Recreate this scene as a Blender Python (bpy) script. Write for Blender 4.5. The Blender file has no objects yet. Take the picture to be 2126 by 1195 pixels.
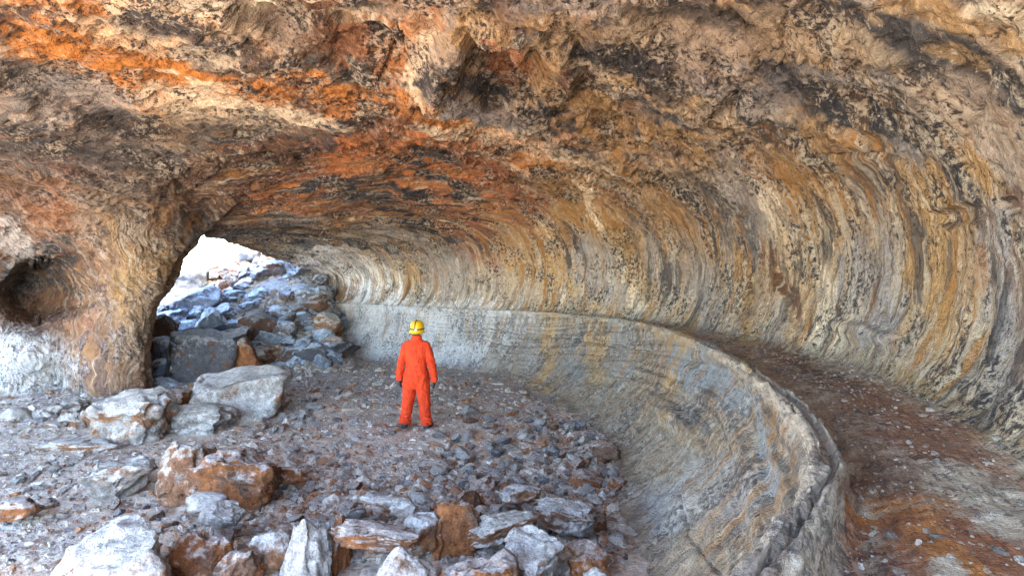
import bpy, bmesh, math, random
import numpy as np
from mathutils import Vector, Matrix, Euler

# ------------------------------------------------------------------ camera, sky, sun
SC = bpy.context.scene
COL = SC.collection
F, CX, HY, HC = 1181.0, 1063.0, 570.0, 2.63        # focal length (photo px), centre column, horizon row, eye height
cam_d = bpy.data.cameras.new('camera'); cam = bpy.data.objects.new('camera', cam_d); COL.objects.link(cam)
cam.location = (0, 0, HC); cam.rotation_euler = (math.radians(90), 0, 0)
cam_d.lens = 20.0; cam_d.sensor_width = 36.0; cam_d.shift_y = -27.5 / 2126
cam_d.clip_start = 0.05; cam_d.clip_end = 3000
SC.camera = cam

SUN_EL, SUN_AZ = 54.0, 168.0                        # degrees; azimuth clockwise from +Y: light comes from behind left
w = bpy.data.worlds.new('World'); SC.world = w; w.use_nodes = True
nt = w.node_tree; bg = nt.nodes['Background']
sky = nt.nodes.new('ShaderNodeTexSky'); sky.sky_type = 'NISHITA'; sky.sun_disc = False
sky.sun_elevation = math.radians(SUN_EL); sky.sun_rotation = math.radians(SUN_AZ)
sky.air_density = 1.0; sky.dust_density = 0.2; sky.ozone_density = 2.0
nt.links.new(sky.outputs[0], bg.inputs[0]); bg.inputs[1].default_value = 0.15
sd = bpy.data.lights.new('sun', 'SUN'); sun = bpy.data.objects.new('sun', sd); COL.objects.link(sun)
sd.energy = 2.8; sd.angle = math.radians(16); sd.color = (1.0, 0.82, 0.62)
a = math.radians(SUN_AZ); e = math.radians(SUN_EL)
to_sun = Vector((math.sin(a) * math.cos(e), math.cos(a) * math.cos(e), math.sin(e)))
sun.rotation_euler = to_sun.to_track_quat('Z', 'Y').to_euler()
SC.view_settings.view_transform = 'Standard'; SC.view_settings.look = 'None'
SC.view_settings.gamma = 1.0; SC.view_settings.use_curve_mapping = False
SC.view_settings.exposure = 4.4
SC.cycles.max_bounces = 10; SC.cycles.diffuse_bounces = 8

# ------------------------------------------------------------------ numeric helpers
_P = np.random.RandomState(11).permutation(1024).astype(np.int32)
_G = np.random.RandomState(7).normal(size=(1024, 3)).astype(np.float32); _G /= np.linalg.norm(_G, axis=1)[:, None]
def perlin(x, y, z, seed=0):
    x = np.asarray(x, np.float32); y = np.asarray(y, np.float32) + 0 * x; z = np.asarray(z, np.float32) + 0 * x
    x = x + 0 * y + 0 * z; sh = x.shape; x, y, z = x.ravel(), y.ravel(), z.ravel()
    out = np.empty(x.shape, np.float32)
    for c0 in range(0, len(x), 60000):              # small chunks stay in the cache
        X, Y, Z = x[c0:c0 + 60000], y[c0:c0 + 60000], z[c0:c0 + 60000]
        xi = np.floor(X); yi = np.floor(Y); zi = np.floor(Z)
        fx = X - xi; fy = Y - yi; fz = Z - zi
        xi = xi.astype(np.int32) + seed * 37; yi = yi.astype(np.int32) + seed * 101; zi = zi.astype(np.int32)
        u = fx * fx * fx * (fx * (fx * 6 - 15) + 10); v = fy * fy * fy * (fy * (fy * 6 - 15) + 10); s = fz * fz * fz * (fz * (fz * 6 - 15) + 10)
        def corner(a, b, c, dx, dy, dz):
            g = _G[_P[(c + dz + b) & 1023]]
            return g[:, 0] * (fx - dx) + g[:, 1] * (fy - dy) + g[:, 2] * (fz - dz)
        px = [_P[(xi + k) & 1023] for k in (0, 1)]
        pxy = [[_P[(a + yi + k) & 1023] for k in (0, 1)] for a in px]
        L = lambda a, b, t: a + (b - a) * t
        o = L(L(L(corner(0, pxy[0][0], zi, 0, 0, 0), corner(0, pxy[1][0], zi, 1, 0, 0), u), L(corner(0, pxy[0][1], zi, 0, 1, 0), corner(0, pxy[1][1], zi, 1, 1, 0), u), v),
              L(L(corner(0, pxy[0][0], zi, 0, 0, 1), corner(0, pxy[1][0], zi, 1, 0, 1), u), L(corner(0, pxy[0][1], zi, 0, 1, 1), corner(0, pxy[1][1], zi, 1, 1, 1), u), v), s)
        out[c0:c0 + 60000] = o * 1.6
    return out.reshape(sh)
def fbm(x, y, z, o=4, seed=0, ridge=False, gain=0.5):
    t = 0; a = 1.0; n = 0; f = 1.0
    for k in range(o):
        p = perlin(x * f + 17.3 * k, y * f, z * f, seed + k)
        if ridge: p = 1 - 2 * np.abs(p)
        t = t + a * p; n += a; a *= gain; f *= 2.03
    return t / n
def ss(a, b, x):
    t = np.clip((x - a) / (b - a), 0, 1); return t * t * (3 - 2 * t)
def catmull(P, n_per):
    P = np.asarray(P, float); K = len(P)
    Q = np.concatenate([[2 * P[0] - P[1]], P, [2 * P[-1] - P[-2]]])
    out = []
    for k in range(K - 1):
        t = np.linspace(0, 1, n_per[k], endpoint=False)[(slice(None),) + (None,) * (P.ndim - 1)]
        a, b, c, d = Q[k], Q[k + 1], Q[k + 2], Q[k + 3]
        out.append(0.5 * ((2 * b) + (c - a) * t + (2 * a - 5 * b + 4 * c - d) * t ** 2 + (3 * b - a - 3 * c + d) * t ** 3))
    out.append(P[-1:])
    return np.concatenate(out)
def proj(X, Y, Z):
    Yc = np.maximum(Y, 0.3)
    return CX + F * X / Yc, HY - F * (Z - HC) / Yc
def P3(px, py, Y):
    return Vector(((px - CX) / F * Y, Y, HC - (py - HY) / F * Y))
def table(tab, th):
    tab = sorted(tab); xs = np.array([p[0] for p in tab]); ys = np.array([p[1] for p in tab])
    d = np.arange(-70, 121, 1.0); v = np.interp(d, xs, ys)
    k = np.exp(-np.linspace(-2, 2, 9) ** 2); k /= k.sum()
    v = np.convolve(np.pad(v, 4, mode='edge'), k, mode='valid')
    return np.interp(th, d, v)

def grid_mesh(name, V, mask=None, flip=False):
    n, m = V.shape[:2]
    idx = np.arange(n * m).reshape(n, m)
    q = np.stack([idx[:-1, :-1], idx[:-1, 1:], idx[1:, 1:], idx[1:, :-1]], -1).reshape(-1, 4)
    if mask is not None:
        q = q[mask.reshape(-1)[q].all(1)]
    if flip: q = q[:, ::-1]
    return raw_mesh(name, V.reshape(-1, 3), q)
def raw_mesh(name, V, Q, smooth=True):
    me = bpy.data.meshes.new(name); k = Q.shape[1]
    me.vertices.add(len(V)); me.vertices.foreach_set('co', np.asarray(V, np.float32).ravel())
    me.loops.add(Q.size); me.loops.foreach_set('vertex_index', Q.astype(np.int32).ravel())
    me.polygons.add(len(Q)); me.polygons.foreach_set('loop_start', (np.arange(len(Q)) * k).astype(np.int32))
    try: me.polygons.foreach_set('loop_total', np.full(len(Q), k, np.int32))
    except Exception: pass
    me.polygons.foreach_set('use_smooth', np.full(len(Q), smooth, bool))
    me.update(calc_edges=True); me.validate()
    return me
def set_col(me, col, name='Col'):
    at = me.color_attributes.new(name, 'FLOAT_COLOR', 'POINT')
    c = np.ones((len(col), 4), np.float32); c[:, :3] = col; at.data.foreach_set('color', c.ravel())
def set_f(me, v, name):
    at = me.attributes.new(name, 'FLOAT', 'POINT'); at.data.foreach_set('value', np.asarray(v, np.float32).ravel())
def set_vec(me, v, name):
    at = me.attributes.new(name, 'FLOAT_VECTOR', 'POINT'); at.data.foreach_set('vector', np.asarray(v, np.float32).ravel())
def link(name, me, mat, parent=None):
    o = bpy.data.objects.new(name, me); COL.objects.link(o)
    if mat is not None and len(me.materials) == 0: me.materials.append(mat)
    if parent: o.parent = parent
    return o
def tag(o, label=None, cat=None, group=None, kind=None):
    if label: o['label'] = label
    if cat: o['category'] = cat
    if group: o['group'] = group
    if kind: o['kind'] = kind
    return o
def normals(V):
    du = np.gradient(V, axis=0); dv = np.gradient(V, axis=1)
    n = np.cross(du, dv); return n / (np.linalg.norm(n, axis=-1, keepdims=True) + 1e-9)

# ------------------------------------------------------------------ materials
def new_mat(name):
    m = bpy.data.materials.new(name); m.use_nodes = True
    n = m.node_tree; b = n.nodes['Principled BSDF']; return m, n, b
def N(n, t, **kw):
    x = n.nodes.new(t)
    for k, v in kw.items(): setattr(x, k, v)
    return x
def noise(n, vec, scale, detail=4, rough=0.6):
    x = N(n, 'ShaderNodeTexNoise'); x.inputs['Scale'].default_value = scale; x.inputs['Detail'].default_value = detail
    x.inputs['Roughness'].default_value = rough
    if vec is not None: n.links.new(vec, x.inputs['Vector'])
    return x.outputs['Fac']
def math_(n, op, a, b=None, c=None):
    x = N(n, 'ShaderNodeMath', operation=op)
    for i, v in enumerate((a, b, c)):
        if v is None: continue
        if isinstance(v, (int, float)): x.inputs[i].default_value = v
        else: n.links.new(v, x.inputs[i])
    return x.outputs[0]
def ramp(n, fac, stops):
    x = N(n, 'ShaderNodeValToRGB'); r = x.color_ramp
    while len(r.elements) < len(stops): r.elements.new(0.5)
    for e_, (p, c) in zip(r.elements, stops):
        e_.position = p; e_.color = (c[0], c[1], c[2], 1) if isinstance(c, tuple) else (c, c, c, 1)
    n.links.new(fac, x.inputs[0]); return x.outputs[0]
def mix(n, fac, a, b, mode='MIX'):
    x = N(n, 'ShaderNodeMix', data_type='RGBA', blend_type=mode)
    for s, v in ((0, fac), (6, a), (7, b)):
        if isinstance(v, (int, float)): x.inputs[s].default_value = v
        elif isinstance(v, tuple): x.inputs[s].default_value = (*v, 1)
        else: n.links.new(v, x.inputs[s])
    return x.outputs[2]

def cave_material(name, stretch, bump=0.05, grain=1.0, crust=(0.58, 0.49, 0.36), bands=0.0, spk=0.6, wp=.36):
    """baked mineral colours x fine grain; stretched grain follows the drip lines of the tube"""
    m, n, b = new_mat(name)
    ca = N(n, 'ShaderNodeVertexColor', layer_name='Col').outputs[0]
    fl = N(n, 'ShaderNodeAttribute', attribute_name='flow').outputs['Vector']
    pos = N(n, 'ShaderNodeNewGeometry').outputs['Position']
    mp = N(n, 'ShaderNodeMapping'); mp.inputs['Scale'].default_value = stretch; n.links.new(fl, mp.inputs[0])
    f1 = noise(n, mp.outputs[0], 7, 6, 0.68)
    f2 = noise(n, pos, 24, 5, 0.75)
    f3 = noise(n, pos, 5.5, 6, 0.7)
    mp2 = N(n, 'ShaderNodeMapping'); mp2.inputs['Scale'].default_value = (stretch[0] * 1.2, stretch[1] * 2.0, 1); n.links.new(fl, mp2.inputs[0])
    f4 = noise(n, mp2.outputs[0], 13, 5, 0.75)
    g = math_(n, 'ADD', math_(n, 'MULTIPLY', f1, 0.5), math_(n, 'ADD', math_(n, 'MULTIPLY', f2, 0.7), math_(n, 'ADD', math_(n, 'MULTIPLY', f3, 0.6), math_(n, 'MULTIPLY', f4, 0.7))))
    mr = N(n, 'ShaderNodeMapRange'); mr.inputs[1].default_value = 0.95; mr.inputs[2].default_value = 1.55
    mr.inputs[3].default_value = 1 - 0.62 * grain; mr.inputs[4].default_value = 1 + 0.62 * grain; n.links.new(g, mr.inputs[0])
    c = N(n, 'ShaderNodeVectorMath', operation='SCALE'); n.links.new(ca, c.inputs[0]); n.links.new(mr.outputs[0], c.inputs[3])
    # soot-dark vesicles and pale mineral crust, thick in some areas and absent in others
    cov = noise(n, pos, 1.3, 3, 0.6); f5 = noise(n, pos, 13, 4, 0.8)
    dk = ramp(n, math_(n, 'SUBTRACT', math_(n, 'MULTIPLY', math_(n, 'ADD', math_(n, 'ADD', f2, f4), math_(n, 'MULTIPLY', f5, 2.0)), 0.25), math_(n, 'MULTIPLY', math_(n, 'SUBTRACT', cov, 0.5), 0.40)), [(0.43, 1.0), (0.475, 0.0)])
    lt = ramp(n, math_(n, 'ADD', math_(n, 'MULTIPLY', math_(n, 'ADD', math_(n, 'ADD', f3, f4), math_(n, 'MULTIPLY', f5, 2.0)), 0.25), math_(n, 'MULTIPLY', math_(n, 'SUBTRACT', cov, 0.5), 0.30)), [(0.53, 0.0), (0.585, 1.0)])
    col = mix(n, math_(n, 'MULTIPLY', dk, spk), c.outputs[0], (0.045, 0.042, 0.045))
    col = mix(n, math_(n, 'MULTIPLY', lt, min(1, spk * .85)), col, crust)
    vo = N(n, 'ShaderNodeTexVoronoi'); vo.inputs['Scale'].default_value = 26; n.links.new(pos, vo.inputs['Vector'])
    pit = ramp(n, vo.outputs['Distance'], [(0.10, 0.0), (0.28, 1.0)])
    line = 0.0
    if bands:
        # drip bands: long across the ring, narrow along the tube, bent by a slow warp
        wv = N(n, 'ShaderNodeTexNoise'); wv.inputs['Scale'].default_value = 1.6; wv.inputs['Detail'].default_value = 5; n.links.new(pos, wv.inputs['Vector'])
        wm = N(n, 'ShaderNodeVectorMath', operation='MULTIPLY_ADD'); n.links.new(wv.outputs['Color'], wm.inputs[0]); wm.inputs[1].default_value = (wp, wp * 1.5, 0); n.links.new(fl, wm.inputs[2])
        def band(sx, sy, seed):
            q = N(n, 'ShaderNodeMapping'); q.inputs['Scale'].default_value = (sx, sy, 1); q.inputs['Location'].default_value = (seed, seed, seed); n.links.new(wm.outputs[0], q.inputs[0])
            return noise(n, q.outputs[0], 1.0, 4, 0.55)
        b1, b2, b3, b4 = band(5, .45, 3), band(9, .6, 11), band(14, 1.0, 23), band(3.2, .35, 37)
        gate = math_(n, 'MULTIPLY', ramp(n, noise(n, pos, .8, 4, .6), [(0.38, 0.3), (0.58, 1.0)]), N(n, 'ShaderNodeAttribute', attribute_name='bandw').outputs['Fac'])
        def put(fac, amt, cc):
            return mix(n, math_(n, 'MULTIPLY', math_(n, 'MULTIPLY', fac, amt * bands), gate), col, cc)
        col = put(ramp(n, b1, [(0.54, 0.0), (0.60, 1.0)]), .75, (0.46, 0.22, 0.06))
        col = put(ramp(n, b4, [(0.37, 1.0), (0.43, 0.0)]), .75, (0.075, 0.075, 0.08))
        col = put(ramp(n, b2, [(0.58, 0.0), (0.63, 1.0)]), .70, (0.60, 0.50, 0.36))
        col = put(ramp(n, b2, [(0.36, 1.0), (0.41, 0.0)]), .70, (0.12, 0.075, 0.05))
        col = put(ramp(n, b3, [(0.60, 0.0), (0.66, 1.0)]), .6, (0.62, 0.56, 0.46))
        col = put(ramp(n, b3, [(0.34, 1.0), (0.40, 0.0)]), .7, (0.06, 0.055, 0.055))
        line = math_(n, 'ADD', math_(n, 'MULTIPLY', b2, 1.6), math_(n, 'MULTIPLY', b3, 0.8))
    n.links.new(col, b.inputs['Base Color'])
    b.inputs['Roughness'].default_value = 0.8; b.inputs['Specular IOR Level'].default_value = 0.3
    h = math_(n, 'ADD', math_(n, 'ADD', math_(n, 'MULTIPLY', f1, 0.5), math_(n, 'MULTIPLY', f2, 0.8)), math_(n, 'ADD', math_(n, 'MULTIPLY', pit, 0.10), math_(n, 'ADD', math_(n, 'MULTIPLY', math_(n, 'ADD', f4, f3), 0.6), math_(n, 'MULTIPLY', f5, 0.7))))
    h = math_(n, 'ADD', h, line)
    bp = N(n, 'ShaderNodeBump'); bp.inputs['Distance'].default_value = bump; bp.inputs['Strength'].default_value = 1.0
    n.links.new(h, bp.inputs['Height']); n.links.new(bp.outputs[0], b.inputs['Normal'])
    return m
M_wall = cave_material('tube_lining', (1.6, 0.40, 1.0), 0.085, 1.0, (0.66, 0.57, 0.43), bands=1.1, spk=.95)
M_low = cave_material('channel_lining', (1.3, 0.6, 1.0), 0.06, 0.75, (0.46, 0.42, 0.36), bands=.55, spk=.7, wp=.15)
M_floor = cave_material('cave_dust', (1, 1, 1), 0.05, 0.45, (0.66, 0.60, 0.54), spk=.3)
M_pillar = cave_material('pillar_rock', (1.4, 0.35, 1.0), 0.06, 0.7, (0.42, 0.33, 0.27), bands=.6, spk=.8)
M_bench = cave_material('bench_crust', (0.5, 1.5, 1.0), 0.05, 0.85, (0.52, 0.44, 0.34))

def rock_material(name, dust, body, rust, rust_amt, dusty=0.55):
    m, n, b = new_mat(name)
    tc = N(n, 'ShaderNodeTexCoord').outputs['Object']; gi = N(n, 'ShaderNodeNewGeometry')
    oi = N(n, 'ShaderNodeObjectInfo').outputs['Random']
    vm = N(n, 'ShaderNodeVectorMath', operation='ADD'); n.links.new(tc, vm.inputs[0])
    cb = N(n, 'ShaderNodeCombineXYZ'); n.links.new(math_(n, 'MULTIPLY', oi, 57.0), cb.inputs[0]); n.links.new(cb.outputs[0], vm.inputs[1])
    v = vm.outputs[0]
    big = noise(n, v, 3.0, 7, 0.68); med = noise(n, v, 9, 7, 0.72); fin = noise(n, v, 40, 4, 0.75)
    sep = N(n, 'ShaderNodeSeparateXYZ'); n.links.new(gi.outputs['Normal'], sep.inputs[0])
    # rust: oxidised fracture faces; dust: settled on faces that look up
    rf = ramp(n, math_(n, 'ADD', big, math_(n, 'MULTIPLY', math_(n, 'SUBTRACT', oi, 0.5), 0.25)), [(0.56 - rust_amt, 0.0), (0.64 - rust_amt, 1.0)])
    c = mix(n, rf, body, rust)
    df = math_(n, 'ADD', math_(n, 'MULTIPLY', sep.outputs[2], 0.55), math_(n, 'SUBTRACT', med, 0.5))
    dfr = ramp(n, df, [(0.62 - dusty, 0.0), (0.86 - dusty, 1.0)])
    c = mix(n, dfr, c, dust)
    mr = N(n, 'ShaderNodeMapRange'); mr.inputs[1].default_value = 0.7; mr.inputs[2].default_value = 1.3
    mr.inputs[3].default_value = 0.28; mr.inputs[4].default_value = 1.6
    n.links.new(math_(n, 'ADD', med, fin), mr.inputs[0])
    sc_ = N(n, 'ShaderNodeVectorMath', operation='SCALE'); n.links.new(c, sc_.inputs[0]); n.links.new(mr.outputs[0], sc_.inputs[3])
    n.links.new(sc_.outputs[0], b.inputs['Base Color']); b.inputs['Roughness'].default_value = 0.9
    b.inputs['Specular IOR Level'].default_value = 0.2
    bp = N(n, 'ShaderNodeBump'); bp.inputs['Distance'].default_value = 0.05; bp.inputs['Strength'].default_value = 1.0
    n.links.new(math_(n, 'ADD', med, math_(n, 'MULTIPLY', fin, 0.5)), bp.inputs['Height']); n.links.new(bp.outputs[0], b.inputs['Normal'])
    return m
R_grey = rock_material('grey_lava', (0.40, 0.365, 0.325), (0.22, 0.19, 0.165), (0.20, 0.095, 0.05), 0.09)
R_pale = rock_material('pale_lava', (0.43, 0.395, 0.36), (0.30, 0.27, 0.24), (0.23, 0.11, 0.055), 0.07, 0.56)
R_rust = rock_material('rusty_lava', (0.42, 0.36, 0.32), (0.15, 0.085, 0.055), (0.25, 0.095, 0.035), 0.12, 0.36)
R_dark = rock_material('dark_lava', (0.28, 0.275, 0.28), (0.09, 0.085, 0.09), (0.13, 0.07, 0.045), 0.05, 0.45)
R_pile = rock_material('pit_lava_sky_tint', (0.46, 0.51, 0.58), (0.20, 0.225, 0.26), (0.16, 0.10, 0.075), 0.02, 0.5)  # cool pale tones paint the pit's blue skylight into the rock colour

# ------------------------------------------------------------------ mineral stains, with some painted light and shade: (px, py, rx, ry, angle, colour, strength) of each patch on the rock
OR = (.52, .20, .045); OC = (.40, .25, .11); TN = (.40, .31, .21); CR = (.66, .56, .40); GY = (.29, .27, .255)
DG = (.065, .07, .08); BR = (.19, .10, .06); RB = (.35, .145, .065); PK = (.37, .29, .22); BG = (.235, .24, .235); WH = (.62, .60, .58)
BLOBS = [
 # front left ceiling
 (150, 30, 330, 50, 12, OR, .7), (420, 30, 260, 40, 12, CR, .5), (90, 85, 100, 38, 18, DG, .8), (350, 75, 110, 30, 14, DG, .75),
 (180, 130, 160, 35, 18, OR, .8), (330, 150, 250, 42, 14, OR, .9), (560, 200, 240, 30, 8, OR, .85), (470, 130, 80, 24, 10, DG, .7),
 (300, 90, 140, 20, 15, CR, .4), (730, 190, 130, 16, 8, OR, .8), (760, 160, 100, 16, 10, DG, .6), (480, 230, 190, 25, 10, CR, .55),
 (60, 170, 90, 25, 20, DG, .7), (160, 210, 120, 45, 18, GY, .7), (200, 245, 150, 25, 15, DG, .45), (100, 290, 150, 50, 20, GY, .6),
 (360, 290, 170, 30, 0, DG, .6), (450, 250, 70, 35, 0, TN, .5), (640, 210, 40, 25, 0, DG, .65), (790, 205, 60, 14, 8, DG, .7),
 (60, 390, 120, 50, 0, BR, .6), (200, 340, 160, 40, 0, PK, .6), (130, 400, 70, 50, 80, RB, .25), (300, 370, 120, 30, -10, PK, .5),
 (60, 300, 130, 40, 15, DG, .6), (250, 335, 130, 26, 8, DG, .6), (500, 275, 100, 22, 0, DG, .5), (120, 350, 120, 20, 5, (.20, .16, .14), .7), (420, 190, 110, 18, 12, CR, .6), (640, 250, 90, 16, 10, CR, .6),
 # broken roof
 (640, 60, 110, 55, 15, BR, .8), (560, 40, 90, 40, 20, PK, .7), (520, 5, 40, 16, 0, CR, 1), (760, 95, 75, 45, 10, RB, .75), (700, 90, 60, 25, 0, BR, .5),
 (860, 90, 60, 80, 60, OR, .45), (880, 130, 26, 60, 5, CR, .6), (930, 90, 26, 90, 15, PK, .8), (1000, 70, 60, 50, 0, OC, .7), (1060, 130, 70, 30, 20, RB, .85),
 (1000, 180, 70, 20, 10, DG, .8), (900, 170, 25, 20, 0, DG, .8), (1130, 120, 40, 70, 10, OC, .6), (1180, 180, 22, 20, 0, BR, .8), (1080, 30, 60, 30, 20, BR, .5),
 # orange band towards right
 (820, 240, 160, 22, 12, OR, .75), (1000, 290, 180, 26, 22, OR, .85), (1120, 335, 120, 22, 28, OR, .7), (900, 275, 90, 16, 12, CR, .75), (1080, 300, 150, 16, 22, CR, .45),
 (790, 255, 70, 12, 5, DG, .8), (1000, 240, 110, 18, 18, GY, .8), (960, 310, 120, 14, 18, CR, .6), (1160, 225, 22, 14, 0, DG, .9), (1000, 335, 90, 12, 20, DG, .5),
 (1180, 420, 40, 70, -35, OC, .8), (1270, 480, 55, 30, 50, OC, .9), (1230, 430, 10, 40, -20, CR, .7), (1260, 280, 60, 22, 15, OC, .7), (1290, 265, 45, 10, 5, BR, .9),
 (1420, 300, 130, 22, 18, OC, .6), (1330, 250, 130, 16, 18, OC, .6), (1200, 210, 80, 16, 10, OC, .6),
 # right ceiling
 (1240, 20, 110, 26, 5, GY, .6), (1280, 110, 90, 35, 20, DG, .7), (1200, 60, 90, 18, 8, OC, .5), (1350, 160, 90, 30, 35, DG, .6), (1400, 60, 110, 40, 15, TN, .7),
 (1500, 100, 110, 40, 10, PK, .6), (1440, 20, 90, 25, 5, DG, .5), (1700, 30, 160, 24, 22, DG, .7), (1900, 110, 170, 40, 25, DG, .75), (2060, 170, 110, 45, 30, DG, .7),
 (1980, 40, 130, 25, 20, OC, .7), (2080, 20, 60, 20, 0, CR, .5), (1980, 120, 60, 14, 20, OC, .6), (1730, 90, 120, 40, 20, TN, .6), (1700, 200, 140, 42, 12, DG, .85),
 (1860, 240, 110, 45, 40, DG, .7), (1780, 165, 90, 16, 5, GY, .6), (1560, 190, 90, 40, 20, GY, .5), (2000, 230, 100, 50, 30, PK, .6), (2080, 300, 60, 50, 40, PK, .6),
 (1600, 300, 200, 10, 8, OC, .75), (1750, 330, 140, 35, 18, DG, .55), (1620, 350, 90, 40, 45, DG, .6), (1960, 380, 130, 35, 48, DG, .7), (1900, 320, 60, 30, 40, GY, .6),
 (1560, 430, 50, 110, -28, GY, .6), (1700, 400, 60, 110, -30, OC, .55), (1490, 440, 30, 110, -38, DG, .45), (1620, 480, 24, 120, -20, CR, .5), (1380, 440, 30, 130, -40, OC, .6),
 (2040, 370, 80, 24, 50, OC, .8), (1900, 400, 40, 60, -30, OC, .6), (2000, 450, 50, 20, 0, BR, .6), (2110, 420, 20, 20, 0, BR, .7),
 # inner arch
 (650, 355, 190, 36, -28, RB, .95), (780, 320, 200, 30, 2, RB, .95), (900, 350, 140, 18, 22, RB, .85), (700, 400, 110, 22, -20, RB, .6), (820, 380, 170, 34, 10, RB, .9),
 (930, 420, 100, 24, 28, RB, .7), (690, 340, 70, 12, -28, DG, .75), (900, 325, 90, 14, 18, DG, .8), (850, 400, 130, 13, 22, DG, .85), (760, 410, 100, 9, -12, DG, .7),
 (960, 400, 90, 16, 32, DG, .7), (650, 415, 60, 10, -20, DG, .7), (780, 425, 100, 10, 8, DG, .65), (560, 300, 130, 18, -12, DG, .55), (480, 340, 130, 26, -22, BR, .6),
 (560, 400, 150, 24, -20, BR, .55), (500, 440, 90, 26, -25, BR, .6), (620, 460, 90, 12, -15, BG, .5), (700, 480, 120, 14, -3, DG, .45), (720, 440, 100, 12, 0, RB, .6),
 (900, 480, 80, 30, 35, DG, .4), (1000, 500, 60, 50, 40, RB, .5), (960, 462, 70, 20, 25, DG, .8), (1040, 380, 90, 26, 35, RB, .8), (600, 430, 90, 20, -20, RB, .6), (880, 440, 120, 22, 22, RB, .7), (1050, 420, 40, 70, -35, RB, .6), (860, 520, 110, 26, 25, GY, .5),
 (480, 480, 110, 22, -8, BG, .5), (620, 500, 120, 16, 5, BG, .4), (740, 580, 80, 40, 40, WH, .6), (680, 560, 60, 22, 25, WH, .6), (1100, 600, 50, 50, 0, TN, .5),  # WH patches paint skylight beside the mouth
 (1170, 560, 22, 90, -30, OC, .65), (1080, 520, 24, 90, -35, OC, .6), (1290, 590, 24, 60, -10, CR, .5), (1240, 560, 30, 70, -25, GY, .6),
 (700, 350, 150, 16, -20, (.46, .17, .06), .95), (850, 345, 150, 14, 14, (.46, .17, .06), .95), (880, 395, 130, 12, 20, (.44, .19, .08), .9), (640, 395, 110, 12, -24, (.44, .19, .08), .9), (800, 400, 120, 10, 10, DG, .9), (720, 372, 90, 9, -14, DG, .9), (930, 380, 90, 10, 26, DG, .9), (860, 455, 120, 12, 22, DG, .8), (560, 350, 120, 14, -24, DG, .7), (470, 400, 110, 20, -28, BR, .7), (740, 505, 120, 9, 4, DG, .6), (600, 480, 100, 8, -8, DG, .6),
 # right wall stripes
 (1565, 660, 14, 70, 0, OC, .9), (1545, 600, 12, 110, -5, OC, .6), (1330, 600, 20, 70, -8, OC, .6), (1450, 600, 24, 90, -8, GY, .5), (1650, 600, 30, 110, -10, OC, .55),
 (1620, 580, 10, 60, -30, BR, .8), (1715, 620, 18, 110, -8, CR, .55), (1690, 690, 22, 45, 5, CR, .4), (1800, 640, 46, 120, -5, GY, .7), (1945, 560, 34, 170, -4, OC, .8), (1900, 500, 26, 130, -10, OC, .5),
 (2080, 600, 40, 160, -5, GY, .6), (2010, 560, 18, 120, -5, OC, .6), (2120, 640, 14, 160, 0, BR, .45), (1830, 760, 90, 30, 20, TN, .6), (1920, 800, 60, 20, 20, OC, .6),
 (2100, 950, 60, 30, 25, CR, .8), (2050, 880, 80, 30, 25, OC, .5), (1700, 740, 30, 20, 10, TN, .5),
 # left rock mass
 (100, 600, 1, 1, 0, BR, .1), (130, 430, 50, 80, 20, RB, .3), (300, 620, 60, 120, 15, OC, .35), (250, 560, 50, 90, 25, OC, .4), (240, 750, 90, 70, 0, BR, .55),
 (350, 450, 90, 40, -30, BR, .45), (45, 762, 80, 72, 0, WH, .85), (102, 600, 92, 82, -8, BR, .9), (70, 560, 70, 40, -30, DG, .8), (120, 640, 60, 30, 20, RB, .4), (20, 500, 30, 50, 0, WH, .6), (230, 430, 70, 50, 30, PK, .5),  # WH paints in daylight; BR and DG brown the hollow and paint its shade
 # channel wall
 (1090, 690, 18, 60, 0, GY, .5), (1140, 730, 16, 80, 8, OC, .7), (1245, 720, 12, 70, 10, OC, .6), (1400, 770, 16, 80, 12, OC, .7), (1200, 720, 18, 60, 10, BG, .5),
 (1290, 720, 18, 60, 10, BG, .5), (1470, 780, 80, 26, 32, BG, .9), (1540, 830, 40, 16, 45, BG, .7), (1430, 870, 70, 20, 45, DG, .45), (1000, 680, 60, 30, 0, BG, .5),
 (860, 680, 160, 50, 0, WH, .6), (740, 680, 60, 70, 0, WH, .8), (1600, 940, 14, 60, -20, BG, .8), (1390, 1050, 60, 40, 20, GY, .5), (1500, 1000, 80, 50, 40, GY, .4), (1450, 900, 60, 20, 20, OC, .3),  # WH patches paint pit skylight onto the far wall
 # bench
 (1760, 800, 120, 18, 28, BR, .7), (1850, 870, 150, 34, 28, (.26, .16, .10), .5), (1680, 760, 60, 10, 22, BR, .8), (1960, 920, 160, 40, 28, RB, .45), (1770, 1010, 30, 30, 0, BR, .6), (1800, 1080, 60, 40, 0, CR, .7),
 (1760, 1130, 26, 80, 8, RB, .9), (1930, 1110, 110, 50, 25, OR, .75), (2000, 1010, 120, 30, 25, CR, .6), (1960, 1180, 30, 26, 0, CR, .95), (2050, 1130, 90, 22, 28, RB, .9), (1850, 980, 60, 40, 20, BR, .5),
 (1870, 1130, 50, 60, 20, RB, .6), (2090, 1080, 50, 30, 20, CR, .5),
]
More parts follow.
